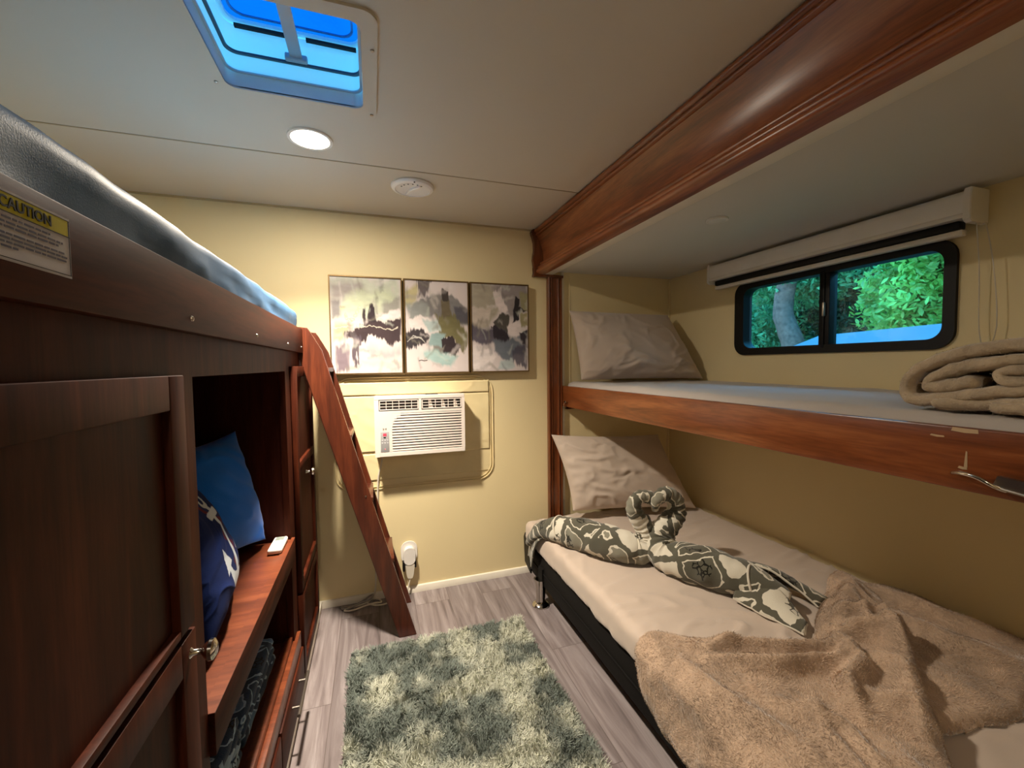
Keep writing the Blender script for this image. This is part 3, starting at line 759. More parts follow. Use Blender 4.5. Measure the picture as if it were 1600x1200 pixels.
def throw(name, poly, base, thick, ridges, seed, res=.006, hang=None, mat=M_blanket, amp=.008):
    poly = catmull([(*p, 0) for p in poly], 6, closed=True); poly = [(p[0], p[1]) for p in poly]
    a = np.array(poly); x = np.arange(a[:, 0].min()-.01, a[:, 0].max()+.01, res); y = np.arange(a[:, 1].min()-.01, a[:, 1].max()+.01, res)
    X, Y = np.meshgrid(x, y, indexing='ij')
    jx = .012*fbm(X*6+seed, Y*6, 0, 2)
    sd = polysd(X+jx, Y+jx, poly)
    gx, gy = np.gradient(sd, res); near = (sd < res) & (sd > -res*.9); sn = np.where(near, sd, 0)
    X = X - gx*sn; Y = Y - gy*sn; keep = sd > -res*.9; sd = np.where(near, 0, sd)
    h = thick*np.sqrt(np.clip(1-(1-np.clip(sd/.028, 0, 1))**2, 0, 1))
    ed = sstep(0, .05, sd)
    h = h + ed*amp*(fbm(X*6+seed, Y*6, seed, 3)+.4) + ed*.0022*fbm(X*55, Y*55, seed, 2)
    for pts, ht, wd in ridges:
        d, t = segd(X+.012*fbm(X*9, Y*9, 3, 2), Y+.012*fbm(X*9+5, Y*9, 3, 2), pts)
        tap = np.clip(np.sin(np.clip(t, 0.03, .97)*PI), 0, 1)**.5
        h = h + ed*1.75*ht*tap*np.exp(-(d/(wd*.85))**2)
    Z = base + h
    if hang is not None:
        s = np.clip(hang - X, 0, 9)
        R = .03
        over = s > 0
        th = np.clip(s/R, 0, PI/2)
        bulge = .010*fbm(Y*12+seed, s*9, 0, 2)*np.clip(s/.05, 0, 1)
        Xn = np.where(over, hang - R*np.sin(th) - bulge - .02*np.clip(s/.12, 0, 1), X)
        drop = R*(1-np.cos(th)) + np.clip(s - R*PI/2, 0, 9)
        Zt = Z - np.where(over, drop, 0) - np.where(over, h*.4*np.clip(s/R, 0, 1), 0)
        Xn = Xn - np.where(over, h*.7*np.clip(s/R, 0, 1), 0)
        X, Z = Xn, Zt
    m = keep
    fm = m[:-1, :-1] & m[1:, :-1] & m[1:, 1:] & m[:-1, 1:]
    # grid_mesh winding: (x,y) grid gives downward normals with this order, flip y
    return grid_mesh(name, X[:, ::-1], Y[:, ::-1], Z[:, ::-1], mat, None, fm[:, ::-1], thick=.006)

bk = thing('throw_blanket', (1.3, .7, ZT), 'tan plush throw blanket spread in loose folds over the foot of the lower bed', 'blanket')
main = [(.66, 1.02), (.80, 1.095), (.915, 1.035), (1.03, .965), (1.17, .905), (1.27, .905), (1.40, .985), (1.55, 1.06), (1.72, 1.165), (1.78, 1.13), (1.70, .96),
        (1.54, .80), (1.37, .68), (1.24, .58), (1.13, .50), (1.04, .38), (.95, .20), (.82, .05), (.62, .12), (.60, .5), (.62, .85)]
ridges = [([(.90, .99), (1.05, .90), (1.22, .83), (1.30, .835)], .022, .022), ([(.88, .92), (1.02, .82), (1.18, .775), (1.27, .80)], .026, .024),
          ([(1.27, .82), (1.22, .74), (1.12, .70), (1.06, .64)], .030, .03), ([(1.30, .86), (1.40, .86), (1.46, .82), (1.42, .72), (1.30, .63), (1.18, .55)], .030, .035),
          ([(1.42, .92), (1.55, .98), (1.68, 1.06)], .018, .04), ([(1.28, .78), (1.31, .70), (1.25, .62)], .024, .035), ([(1.15, .66), (1.20, .60), (1.12, .54)], .022, .03),
          ([(.80, .98), (.80, .80), (.86, .62)], .014, .03), ([(.92, .74), (.98, .62), (.96, .50)], .018, .03), ([(1.48, .94), (1.56, .88), (1.50, .80)], .015, .02),
          ([(1.03, .56), (.98, .44), (.92, .32)], .02, .035), ([(1.38, 1.0), (1.33, .93), (1.32, .86)], .016, .02),
          ([(1.60, 1.0), (1.50, .88), (1.44, .76), (1.34, .62), (1.22, .50)], .016, .018), ([(1.66, 1.06), (1.58, .90), (1.50, .78), (1.38, .66)], .012, .016), ([(1.0, .70), (.94, .66), (.90, .54), (.92, .40)], .014, .025), ([(1.10, .95), (1.0, .94), (.90, .95), (.84, 1.0)], .012, .018)]
o = throw('upper_layer', main, ZT+.010, .034, ridges, 2.0, hang=.80, amp=.014); setp(o, bk); UL = o
lower = [(1.42, .98), (1.62, 1.10), (1.80, 1.06), (1.865, .98), (1.87, .80), (1.865, .64), (1.76, .60), (1.60, .575), (1.47, .545), (1.36, .56), (1.22, .60), (1.25, .80)]
r2 = [([(1.74, 1.02), (1.76, .86), (1.82, .72)], .018, .05), ([(1.62, .92), (1.62, .76), (1.68, .64)], .016, .05)]
o = throw('lower_layer', lower, ZT+.006, .024, r2, 6.0, amp=.012); setp(o, bk); LL = o

# rolled blanket on the upper bunk -----------------------------------
def fuzz(o, n, ln, w, seed, rgb, name='nap'):
    """short plush nap standing on a mesh, leaning in patches"""
    me = o.data; me.calc_loop_triangles(); rng = np.random.RandomState(seed)
    nv = len(me.vertices); co = np.empty(nv*3); me.vertices.foreach_get('co', co); co = co.reshape(-1, 3)
    nt_ = len(me.loop_triangles); ti = np.empty(nt_*3, np.int32); me.loop_triangles.foreach_get('vertices', ti); ti = ti.reshape(-1, 3)
    A, B, C = co[ti[:, 0]], co[ti[:, 1]], co[ti[:, 2]]
    N = np.cross(B-A, C-A); ar = np.linalg.norm(N, axis=1)+1e-12; N /= ar[:, None]
    pick = rng.choice(nt_, n, p=ar/ar.sum()); u = rng.rand(n); v = rng.rand(n); f = u+v > 1; u[f] = 1-u[f]; v[f] = 1-v[f]
    P = A[pick] + (B-A)[pick]*u[:, None] + (C-A)[pick]*v[:, None]; Nn = N[pick]
    x, y, z = P.T
    a = fbm(x*7+seed, y*7, z*7, 3)*9
    d = np.stack([np.cos(a), np.sin(a), 0*a], 1) + .5*rng.randn(n, 3); d -= Nn*(d*Nn).sum(1)[:, None]; d /= np.linalg.norm(d, axis=1)[:, None]
    tip = P + (Nn*.55 + d*.85)*(ln*(.6+.8*rng.rand(n)))[:, None]
    s = np.cross(d, Nn) + .6*rng.randn(n, 3); s /= np.linalg.norm(s, axis=1)[:, None]; s *= w
    V = np.stack([P-s-Nn*.0008, P+s-Nn*.0008, tip+s*.3, tip-s*.3], 1).reshape(-1, 3); q = np.arange(n)*4
    F = np.stack([q, q+1, q+2, q+3], 1)
    m2 = bpy.data.meshes.new(name); m2.from_pydata(V.tolist(), [], F.tolist()); m2.update()
    k = sstep(-.3, .3, fbm(x*8, y*8, z*8+seed, 4))[:, None]*.62 + .66; c = S(rgb)*k*(.8+.4*rng.rand(n))[:, None]  # nap shading put into the fibre colour as noise patches
    at = m2.color_attributes.new('paint', 'FLOAT_COLOR', 'POINT'); cc = np.repeat(np.clip(c, 0, 1), 4, axis=0)
    at.data.foreach_set('color', np.concatenate([cc, np.ones((len(cc), 1))], 1).reshape(-1))
    m2.materials.append(vcol('nap_fibre', 1.0, 0.0, sheen=.3))
    q_ = bpy.data.objects.new(name, m2); COL.objects.link(q_); setp(q_, o if o.parent is None or o.parent.parent is None else o.parent); q_['kind'] = 'stuff'
    return q_
def rolled(name, center_pts, r, x0, x1, mat, seed=0):
    """a band (thickness 2r) following a centreline in YZ, extruded along X"""
    P = [np.array((0, p[0], p[1])) for p in center_pts]
    C = np.array(catmull(P, 10))[:, 1:]
    T = np.gradient(C, axis=0); T /= np.linalg.norm(T, axis=1)[:, None]; N = np.stack([-T[:, 1], T[:, 0]], 1)
    m = len(C); nx = 60; bm = bmesh.new()
    sec = []
    k = 9
    # closed outline: left side, round end, right side, round end
    for i in range(m): sec.append((C[i], N[i], 1.0))
    endc = [(C[-1], math.cos(a)*N[-1] + math.sin(a)*T[-1], 1.0) for a in np.linspace(0, PI, k)[1:-1]]
    sec += endc
    for i in range(m-1, -1, -1): sec.append((C[i], -N[i], 1.0))
    sec += [(C[0], -math.cos(a)*N[0] - math.sin(a)*T[0], 1.0) for a in np.linspace(0, PI, k)[1:-1]]
    n = len(sec); rows = []
    xs = np.concatenate([np.array([0, .004, .012, .022]), np.linspace(.035, x1-x0, nx)])
    for j, dx in enumerate(xs):
        rr = r*math.sqrt(max(0.0, 1-(1-min(1, (dx+.003)/.026))**2))
        row = []
        for q, (c, nn_, s_) in enumerate(sec):
            w_ = 1 + .22*mnoise.noise(Vector((c[0]*14+seed, c[1]*14, dx*10)))
            y = c[0] + nn_[0]*rr*w_; z = c[1] + nn_[1]*rr*w_
            xx = x0 + dx + .022*mnoise.noise(Vector((c[0]*9, c[1]*11, seed+4))) + .004*mnoise.noise(Vector((y*60, z*60, dx*60)))
            z += .0035*mnoise.noise(Vector((y*45, z*45+3, xx*45))) + .012*mnoise.noise(Vector((xx*5, y*4, seed)))*(dx/.3)
            row.append(bm.verts.new((xx, y, z)))
        rows.append(row)
    for j in range(len(rows)-1):
        for q in range(n):
            bm.faces.new((rows[j][q], rows[j][(q+1) % n], rows[j+1][(q+1) % n], rows[j+1][q]))
    # end caps as strips
    for row in (rows[0], rows[-1]):
        L = row[:m]; Rr = row[m+k-2:2*m+k-2][::-1]
        for i in range(m-1): bm.faces.new((L[i], L[i+1], Rr[i+1], Rr[i]))
        e1 = row[m:m+k-2]; bm.faces.new([L[-1]]+e1+[Rr[-1]])
        e2 = row[2*m+k-2:]; bm.faces.new([Rr[0]]+e2+[L[0]])
    return link_bm(name, bm, mat, None, smooth=True)
# spiral of the folded roll seen from its end (Y decreasing to the right in view)
spir = [(.26, 1.272), (.36, 1.283), (.46, 1.285), (.55, 1.268), (.615, 1.235), (.632, 1.195), (.612, 1.170), (.55, 1.180), (.47, 1.196), (.38, 1.206), (.20, 1.21), (.10, 1.23), (.20, 1.262), (.34, 1.262), (.44, 1.258),
        (.52, 1.247), (.565, 1.230), (.592, 1.208), (.575, 1.200), (.52, 1.212)]
spir = [(y, z+.0) for y, z in spir]
o = rolled('rolled_blanket', spir, .0135, 1.15, 1.62, M_blanket2, 2.0)
# lower folded layers
o.name = 'roll'
rb = thing('rolled_blanket', (1.38, .4, 1.152), 'thick oatmeal plush blanket rolled up at the foot of the upper bunk', 'blanket')
o.name = 'roll'; setp(o, rb)
o = rolled('fold', [(.16, 1.250), (.26, 1.248), (.36, 1.244), (.46, 1.238), (.475, 1.226), (.45, 1.216), (.36, 1.224), (.22, 1.226)], .0115, 1.154, 1.62, M_blanket2, 11.0); setp(o, rb)
o = rolled('fold', [(.56, 1.166), (.48, 1.170), (.38, 1.184), (.28, 1.196), (.12, 1.20)], .0125, 1.135, 1.62, M_blanket2, 5.0); setp(o, rb)
o = rolled('fold', [(.47, 1.166), (.38, 1.168), (.26, 1.170), (.12, 1.172)], .013, 1.125, 1.62, M_blanket2, 8.0); setp(o, rb)

fuzz(UL, 90000, .006, .0006, 3, (184, 160, 138)); fuzz(LL, 30000, .006, .0006, 4, (184, 160, 138))
for c_ in list(rb.children): fuzz(c_, 26000 if c_.name == 'roll' else 9000, .005, .0006, 5, (190, 172, 148))
# ------------------------------------------------------------------ towel swans
def swan(name, label, body, br, neck, nr, flaps, seed, hems=()):
    t = thing(name, (body[len(body)//2][0], body[len(body)//2][1], ZT+.003), label, 'towel swan', None)
    bp = catmull(body, 8)
    full = catmull(body + neck, 9); nf = len(full)
    R0_ = np.interp(np.linspace(0, 1, nf), np.linspace(0, 1, len(br)+len(nr)), list(br)+list(nr))
    k0 = int(nf*len(br)/(len(br)+len(nr)))
    rr = [r_*(1+(.06*math.sin(i*1.7) if i > k0 else 0)) for i, r_ in enumerate(R0_)]
    tube('body', full, rr, M_towel, t, 32, nz=.14, seed=seed)
    for (st_, a0, a1, lean) in hems:
        i = int(st_*(len(bp)-1)); P_, T_, N_ = frames(bp); R_ = np.interp(st_, np.linspace(0, 1, len(br)), br)
        up_ = Vector((0, 0, 1)); sd_ = T_[i].cross(up_).normalized(); pts_ = []
        for q in range(19):
            a = math.radians(a0+(a1-a0)*q/18)
            pts_.append(P_[i] + (sd_*math.cos(a) + up_*math.sin(a))*R_*1.03 + T_[i]*(lean*math.sin(a)))
        tube('hem', pts_, .0045, M_hem, t, 8)
    for fl in flaps:
        # a flap is a sheet between two edge curves; both ends in world coordinates
        A = np.array(catmull(fl[0], 8)); B = np.array(catmull(fl[1], 8)); n = 16
        k = np.linspace(0, 1, n)[None, :, None]
        G = A[:, None, :]*(1-k) + B[:, None, :]*k
        lift = fl[2]*np.sin(k[..., 0]*PI)
        G[..., 2] += lift + .003*fbm(G[..., 0]*40, G[..., 1]*40, seed, 2)
        o = grid_mesh(fl[3], G[..., 0], G[..., 1], G[..., 2], M_towel, t, thick=.007)
        h = tube('hem', [tuple(p) for p in G[:, 0, :]], .0048, M_hem, o, 8); 
        h2 = tube('hem', [tuple(p) for p in G[-1, :, :]], .0045, M_hem, o, 8)
        if len(fl) > 4: tube('hem', [tuple(p) for p in G[:, -1, :]], .0048, M_hem, o, 8)
    return t
zb = ZT+.072
swan('towel_swan', 'grey and cream patterned towel swan on the left, tail draped over the mattress corner',
     [(.775, 2.08, .30), (.80, 1.98, .395), (.85, 1.88, zb-.012), (.92, 1.77, zb), (.985, 1.66, zb), (1.045, 1.585, zb-.006)],
     [.020, .042, .060, .074, .078, .070],
     [(1.105, 1.545, .437), (1.135, 1.548, .482), (1.122, 1.556, .540), (1.085, 1.56, .595), (1.075, 1.56, .640), (1.105, 1.56, .668), (1.150, 1.555, .662), (1.178, 1.55, .628), (1.172, 1.545, .598)],
     [.062, .051, .043, .036, .031, .028, .028, .024, .010],
     [([(.795, 2.14, .20), (.79, 2.07, .325), (.815, 1.97, .415), (.87, 1.86, .46)], [(.772, 2.05, .17), (.768, 1.97, .33), (.80, 1.88, .415), (.85, 1.79, .45)], .018, 'tail'),
      ([(.845, 2.0, .385), (.88, 1.98, .44), (.93, 1.90, .455)], [(.82, 1.92, .40), (.86, 1.90, .45), (.92, 1.83, .48)], .01, 'tail')], 1.0, hems=((.46, -20, 200, -.03),))
swan('towel_swan', 'grey and cream patterned towel swan on the right, pointed tail towards the throw blanket',
     [(1.37, 1.06, zb-.026), (1.34, 1.13, zb-.014), (1.295, 1.21, zb-.004), (1.245, 1.29, zb), (1.195, 1.37, zb-.002)],
     [.026, .050, .070, .077, .074],
     [(1.165, 1.45, .440), (1.168, 1.505, .475), (1.198, 1.52, .518), (1.250, 1.52, .565), (1.270, 1.52, .615), (1.252, 1.52, .660), (1.205, 1.52, .680), (1.163, 1.52, .655), (1.158, 1.52, .622)],
     [.068, .064, .056, .048, .040, .035, .032, .026, .010],
     [([(1.235, 1.17, .395), (1.25, 1.07, .392), (1.29, .945, .386)], [(1.33, 1.20, .485), (1.345, 1.08, .450), (1.34, .975, .388)], .012, 'tail', 1),
      ([(1.33, 1.22, .490), (1.40, 1.14, .475), (1.47, 1.03, .395)], [(1.44, 1.26, .400), (1.49, 1.16, .395), (1.545, 1.03, .388)], .022, 'tail', 1)], 4.0, hems=((.36, -20, 200, .02),))

# ==================================================================
#  BACK WALL
# ==================================================================
def paint_canvas(idx, nu=170, nv=235):
    u, v = np.meshgrid(np.linspace(0, 1, nu), np.linspace(0, 1, nv), indexing='ij')  # v down
    sd = idx*31.7
    wu = u + .05*fbm(u*5+sd, v*5, 1, 4) + .012*fbm(u*40, v*8+sd, 2, 2)
    wv = v + .05*fbm(u*5, v*5+sd, 5, 4) + .015*fbm(u*30+sd, v*14, 3, 2)
    C = np.zeros((nu, nv, 3)) + S((214, 203, 202))
    def blob(poly, rgb, soft=.012, op=1.0, streak=None):
        nonlocal C
        d = polysd(wu, wv, poly)
        if streak: d = d + streak*fbm(u*60, v*5+sd, 8, 2)
        a = (sstep(-soft, soft, d)*op)[..., None]
        col = S(rgb)*(1+.14*fbm(u*9+sd, v*26, 2, 3))[..., None]
        C = C*(1-a) + col*a
    if idx == 0:
        blob([(0, 0), (1, 0), (1, .4), (0, .45)], (196, 200, 184), .05)
        blob([(0, .05), (.45, .05), (.5, .18), (0, .25)], (160, 148, 148), .06, .8)
        blob([(.2, .18), (.75, .1), (.95, .22), (.5, .36), (.15, .34)], (200, 208, 178), .05, .8)
        blob([(0, .24), (.12, .22), (.14, .42), (0, .44)], (124, 116, 122), .03, .8)
        blob([(.7, .28), (1, .18), (1, .32), (.75, .36)], (146, 142, 138), .03, .8)
        blob([(.05, .48), (.3, .5), (.2, .7), (.03, .66)], (172, 164, 122), .04, .8)
        blob([(.62, .36), (1, .3), (1, .39), (.66, .41)], (226, 214, 214), .015)
        blob([(.2, .60), (.42, .50), (.55, .42), (.75, .44), (1, .40), (1, .66), (.86, .70), (.62, .62), (.45, .68), (.2, .66)], (66, 52, 56), .012, 1, .03)
        blob([(.44, .34), (.47, .32), (.50, .44), (.46, .48)], (58, 48, 52)); blob([(.52, .26), (.58, .26), (.64, .46), (.5, .46)], (54, 44, 50), .01, 1, .02)
        blob([(.28, .62), (.42, .62), (.38, .95), (.36, .8), (.34, .96), (.31, .95)], (86, 74, 84), .01, .95, .03)
        blob([(.08, .72), (.26, .72), (.24, .97), (.05, .98)], (116, 100, 112), .03, .9, .03)
        blob([(.5, .72), (.95, .74), (.98, .82), (.6, .84)], (158, 146, 152), .05, .6)
        blob([(.4, .86), (1, .88), (1, .93), (.4, .92)], (196, 198, 184), .05, .7)
        for k, (x0, y0, x1, y1) in enumerate([(.0, .44, .42, .50), (.02, .53, .45, .51), (.42, .50, .95, .53), (.15, .42, .35, .40)]):
            d, _ = segd(wu, wv, [(x0, y0), ((x0+x1)/2, (y0+y1)/2+.01), (x1, y1)]); a = (sstep(.009, .003, d)*.85)[..., None]; C = C*(1-a)+S((214, 206, 190))*a
        for k in range(9):
            cx, cy = .28+.13*math.sin(k*2.3), .38+.07*math.cos(k*1.7)
            d = np.abs(np.hypot(wu-cx, (wv-cy)*1.3)-.022); a = (sstep(.008, .003, d)*.8)[..., None]; C = C*(1-a)+S((216, 208, 150))*a
    elif idx == 1:
        blob([(0, .1), (.2, .08), (.16, .3), (0, .3)], (190, 180, 132), .03, .9)
        blob([(.18, .0), (.42, .0), (.3, .18), (.2, .2)], (98, 90, 92), .015, .95, .02)
        blob([(.35, .15), (.75, .12), (1, .3), (1, .5), (.6, .4), (.4, .36), (.05, .42), (.1, .3)], (124, 122, 122), .02, .95)
        blob([(.02, .26), (.35, .24), (.4, .38), (.05, .42)], (150, 154, 152), .03, .9)
        blob([(.58, .06), (.70, .08), (.72, .22), (.6, .18)], (66, 60, 58), .01)
        blob([(.58, .18), (.72, .2), (.74, .45), (.56, .4)], (110, 100, 80), .01)
        blob([(.78, .3), (1, .28), (1, .48), (.82, .44)], (92, 90, 98), .02)
        blob([(.48, .36), (.8, .38), (.98, .6), (.95, .78), (.7, .62), (.52, .58)], (118, 112, 78), .015, 1, .03)
        blob([(.02, .44), (.25, .38), (.5, .42), (.5, .55), (.1, .56)], (228, 218, 216), .012)
        blob([(.3, .42), (.5, .40), (.55, .54), (.34, .56)], (176, 190, 190), .02)
        blob([(0, .56), (.25, .52), (.36, .62), (.3, .70), (0, .72)], (60, 54, 58), .012, 1, .03)
        blob([(.38, .58), (.64, .56), (.58, .74), (.34, .72)], (142, 166, 166), .02)
        blob([(.56, .62), (.74, .60), (.88, .72), (.8, .84), (.6, .78)], (56, 46, 50), .01, 1, .02)
        blob([(.44, .72), (.62, .70), (.6, .80), (.46, .80)], (128, 124, 118), .02)
        blob([(.24, .76), (.55, .76), (.85, .84), (.7, .95), (.3, .86)], (158, 190, 188), .03, .9)
        for k in range(4):
            d, _ = segd(u+.3*(wu-u), v+.3*(wv-v), [(.03+.03*k, .66-.02*k), (.12+.04*k, .60+.01*k), (.24+.02*k, .62+.02*k)]); a = (sstep(.007, .002, d)*.7)[..., None]; C = C*(1-a)+S((190, 186, 180))*a
        d, _ = segd(u, v, [(.20, .875), (.24, .868), (.28, .876), (.33, .87)]); a = (sstep(.007, .003, d))[..., None]; C = C*(1-a)+S((60, 54, 56))*a
    else:
        blob([(0, 0), (.4, 0), (.5, .3), (.3, .5), (0, .5)], (164, 156, 136), .05, .9)
        blob([(.35, .0), (1, .0), (1, .3), (.7, .4), (.5, .2)], (140, 132, 132), .04, .9)
        blob([(.36, .06), (.5, .04), (.66, .32), (.58, .36), (.42, .2)], (222, 210, 208), .015, 1, .02)
        blob([(0, .28), (.34, .27), (.33, .46), (0, .46)], (214, 200, 192), .02, .7)
        blob([(.85, .1), (1, .1), (1, .3), (.88, .28)], (150, 144, 112), .015)
        blob([(.78, .16), (.85, .16), (.84, .26), (.98, .29), (.86, .34), (.86, .44), (.72, .44), (.76, .3)], (48, 42, 46), .008)
        blob([(.88, .34), (1, .32), (1, .5), (.9, .5)], (160, 152, 116), .01)
        blob([(.4, .44), (.55, .34), (.68, .38), (.62, .56), (.42, .50)], (84, 80, 74), .012)
        blob([(.62, .46), (.85, .42), (.92, .54), (.82, .64), (.66, .56)], (226, 214, 212), .012)
        blob([(0, .48), (.35, .5), (.6, .52), (.7, .6), (.5, .68), (0, .66)], (96, 90, 102), .025)
        blob([(.36, .48), (.6, .52), (.68, .6), (.6, .74), (.4, .6)], (52, 46, 54), .01, 1, .02)
        blob([(.38, .64), (.9, .6), (.96, .82), (.6, .86), (.4, .78)], (112, 118, 128), .025)
        blob([(.7, .78), (.98, .7), (.96, .96), (.7, .9)], (84, 80, 94), .02, .9, .03)
        blob([(.86, .56), (1, .54), (1, .74), (.9, .7)], (58, 52, 60), .012)
        blob([(0, .7), (.3, .72), (.42, .84), (.3, .96), (0, .98)], (228, 218, 216), .02)
        blob([(.5, .86), (.7, .84), (.76, .97), (.45, .97)], (176, 190, 192), .02, .9)
    rg_ = np.random.RandomState(40+idx)
    pal = [(206, 198, 190), (168, 160, 158), (140, 134, 120), (196, 200, 190), (110, 104, 106), (222, 212, 210)]
    for k in range(34):
        cx, cy = rg_.rand(2); L_ = .03+.10*rg_.rand(); W_ = .008+.02*rg_.rand(); a_ = rg_.rand()*PI
        ex, ey = math.cos(a_)*L_, math.sin(a_)*L_
        blob([(cx-ex-ey*W_/L_, cy-ey+ex*W_/L_), (cx+ex-ey*W_/L_, cy+ey+ex*W_/L_), (cx+ex+ey*W_/L_, cy+ey-ex*W_/L_), (cx-ex+ey*W_/L_, cy-ey-ex*W_/L_)], pal[rg_.randint(6)], .02, .45)
    return np.clip(C*.92, 0, 1)

M_paint = vcol('canvas_paint', .7, .15)
M_gold = plain('bronze_frame', (118, 94, 58), 0.35, 0.6)
PZ0, PZ1, PY = 1.218, 1.722, YB-.040
for i, (x0, x1, lb) in enumerate(((-.203, .155, 'leftmost of three framed abstract paintings, with a broad dark band across the middle'),
                                  (.163, .515, 'middle of three framed abstract paintings, with olive patches and teal below'),
                                  (.523, .872, 'rightmost of three framed abstract paintings, with a black branching shape at upper right'))):
    t = thing('framed_painting', ((x0+x1)/2, YB, PZ0), lb, 'painting', 'abstract paintings on the back wall')
    ringprism('frame', [(x0, PZ0), (x1, PZ0), (x1, PZ1), (x0, PZ1)], [(x0+.006, PZ0+.006), (x1-.006, PZ0+.006), (x1-.006, PZ1-.006), (x0+.006, PZ1-.006)], 'XZ', YB-.001, PY, M_gold, t)
    C = paint_canvas(i)
    uu, vv = np.meshgrid(np.linspace(x0+.006, x1-.006, C.shape[0]), np.linspace(PZ1-.006, PZ0+.006, C.shape[1]), indexing='ij')
    grid_mesh('canvas', uu, uu*0+PY+.006, vv, M_paint, t, color=C, thick=.004, smooth=False)

# vinyl window cover behind the air conditioner
wc = thing('window_cover', (.22, YB, .58), 'cream vinyl sheet covering the old window behind the air conditioner', 'cover')
def vinyl(name, x0, x1, z0, z1, y, seed, amp=.0025):
    n, m = int((x1-x0)/.008)+2, int((z1-z0)/.008)+2
    X, Z = np.meshgrid(np.linspace(x0, x1, n), np.linspace(z1, z0, m), indexing='ij')
    warp = fbm(X*4+seed, Z*4, 0, 2)
    r_ = np.clip(1-np.abs(fbm(X*5+warp*1.5+seed, Z*9+X*4, seed, 2))*3.0, 0, 1)**2
    Yg = y - amp*r_ - .0012*fbm(X*12, Z*12, seed, 2)
    return grid_mesh(name, X, Yg, Z, M_beige, wc, thick=.002)
vinyl('top_flap', -.178, .632, 1.105, 1.172, YB-.008, 1.0)
vinyl('side_panel', -.178, .010, .800, 1.100, YB-.005, 3.0)
vinyl('side_panel', .476, .634, .772, 1.100, YB-.005, 5.0)
vinyl('lower_sheet', -.195, .645, .645, .79, YB-.0030, 7.0, .001)
vinyl('centre_sheet', .010, .476, .79, 1.105, YB-.003, 8.0, .001)
tr_pts = [(x, YB-.004, z) for x, z in rrect(-.20, .655, .598, 1.20, .09, 8)]
tube('edging', tr_pts, .0032, M_beige, wc, 8, closed=True)
tr_pts = [(x, YB-.004, z) for x, z in rrect(-.187, .641, .612, 1.187, .08, 8)]
tube('edging', tr_pts, .0022, M_beige, wc, 8, closed=True)

# air conditioner ----------------------------------------------------
ac = thing('air_conditioner', (.24, YB, .79), 'white window air conditioner mounted on the back wall below the paintings', 'air conditioner')
AX0, AX1, AZ0, AZ1, AY = .004, .462, .797, 1.104, 2.228
M_ac = plain('ac_white', (226, 216, 208), 0.45, var=.02)
M_acd = plain('ac_dark', (40, 32, 28), 0.7)
# shell with openings: build front from strips
bm = bmesh.new()
bx(bm, AX0, AX1, AY+.016, YB-.001, AZ0, AZ1-.002, .004)
link_bm('case', bm, M_ac, ac, smooth=True, autos=35)
VZ0, VZ1 = 1.028, 1.086     # air outlets
V1 = (AX0+.018, AX0+.218); V2 = (AX0+.232, AX1-.012)
bm = bmesh.new()
bx(bm, AX0-.004, AX1+.004, AY, AY+.016, VZ1, AZ1+.003, .003)       # top strip
bx(bm, AX0-.004, V1[0], AY, AY+.016, AZ0-.004, VZ1)
bx(bm, V1[1], V2[0], AY, AY+.016, VZ0, VZ1); bx(bm, V2[1], AX1+.004, AY, AY+.016, VZ0, VZ1)
# intake grille area
GX0, GX1, GZ0, GZ1 = AX0+.082, AX1-.014, AZ0+.018, VZ0-.012
bx(bm, V1[0], AX1+.004, AY, AY+.016, GZ1, VZ0)
bx(bm, V1[0], AX1+.004, AY, AY+.016, AZ0-.004, GZ0, .002)
bx(bm, V1[0], GX0, AY, AY+.016, GZ0, GZ1); bx(bm, GX1, AX1+.004, AY, AY+.016, GZ0, GZ1)
link_bm('front_panel', bm, M_ac, ac)
n = 14; pitch = (GZ1-GZ0)/n
bm = bmesh.new()
for k in range(n):
    zc = GZ0 + (k+.5)*pitch; x0 = GX0
    top = (zc-(GZ0+.62*(GZ1-GZ0)))/(.38*(GZ1-GZ0))
    if top > 0: x0 = GX0 + .075*(1-math.sqrt(max(0, 1-min(1, top)**2)))
    if x0 > GX0: bx(bm, GX0, x0, AY+.0005, AY+.012, zc-pitch/2, zc+pitch/2)
    bx(bm, x0-.002, GX1+.001, AY+.001, AY+.010, zc-pitch*.30, zc+pitch*.34, .002)
link_bm('grille', bm, M_ac, ac, smooth=True, autos=35)
bm = bmesh.new(); bx(bm, GX0, GX1, AY+.0115, AY+.0158, GZ0, GZ1); bx(bm, V1[0], V1[1], AY+.014, AY+.0158, VZ0, VZ1); bx(bm, V2[0], V2[1], AY+.014, AY+.0158, VZ0, VZ1)
link_bm('recess', bm, M_acd, ac)
for a0, a1 in (V1, V2):
    bm = bmesh.new(); a0 += .005; a1 -= .004; z0, z1 = VZ0+.007, VZ1-.005
    for x in (a0, a1): bx(bm, x-.002, x+.002, AY-.001, AY+.010, z0, z1)
    for z in (z0, z1): bx(bm, a0, a1, AY-.001, AY+.010, z-.0018, z+.0018)
    for k in range(1, 3): bx(bm, a0, a1, AY+.001, AY+.008, z0+(z1-z0)*k/3-.0012, z0+(z1-z0)*k/3+.0012)
    for k in range(1, 6): bx(bm, a0+(a1-a0)*k/6-.0013, a0+(a1-a0)*k/6+.0013, AY, AY+.009, z0, z1)
    if a0 > .2:
        for k in range(3):
            xc = a0+.035+k*.066; prism('', [(xc, z0), (xc+.022, z0), (xc+.010, z1), (xc-.002, z1)], 'XZ', AY+.006, AY+.009, M_ac, bm=bm)
    link_bm('louver', bm, M_ac, ac)
PX0, PX1 = AX0+.024, AX0+.066
box('control_panel', PX0, PX1, AY-.0012, AY+.001, AZ0+.022, AZ0+.125, plain('panel_grey', (156, 156, 158), 0.4), ac, bev=.0004)
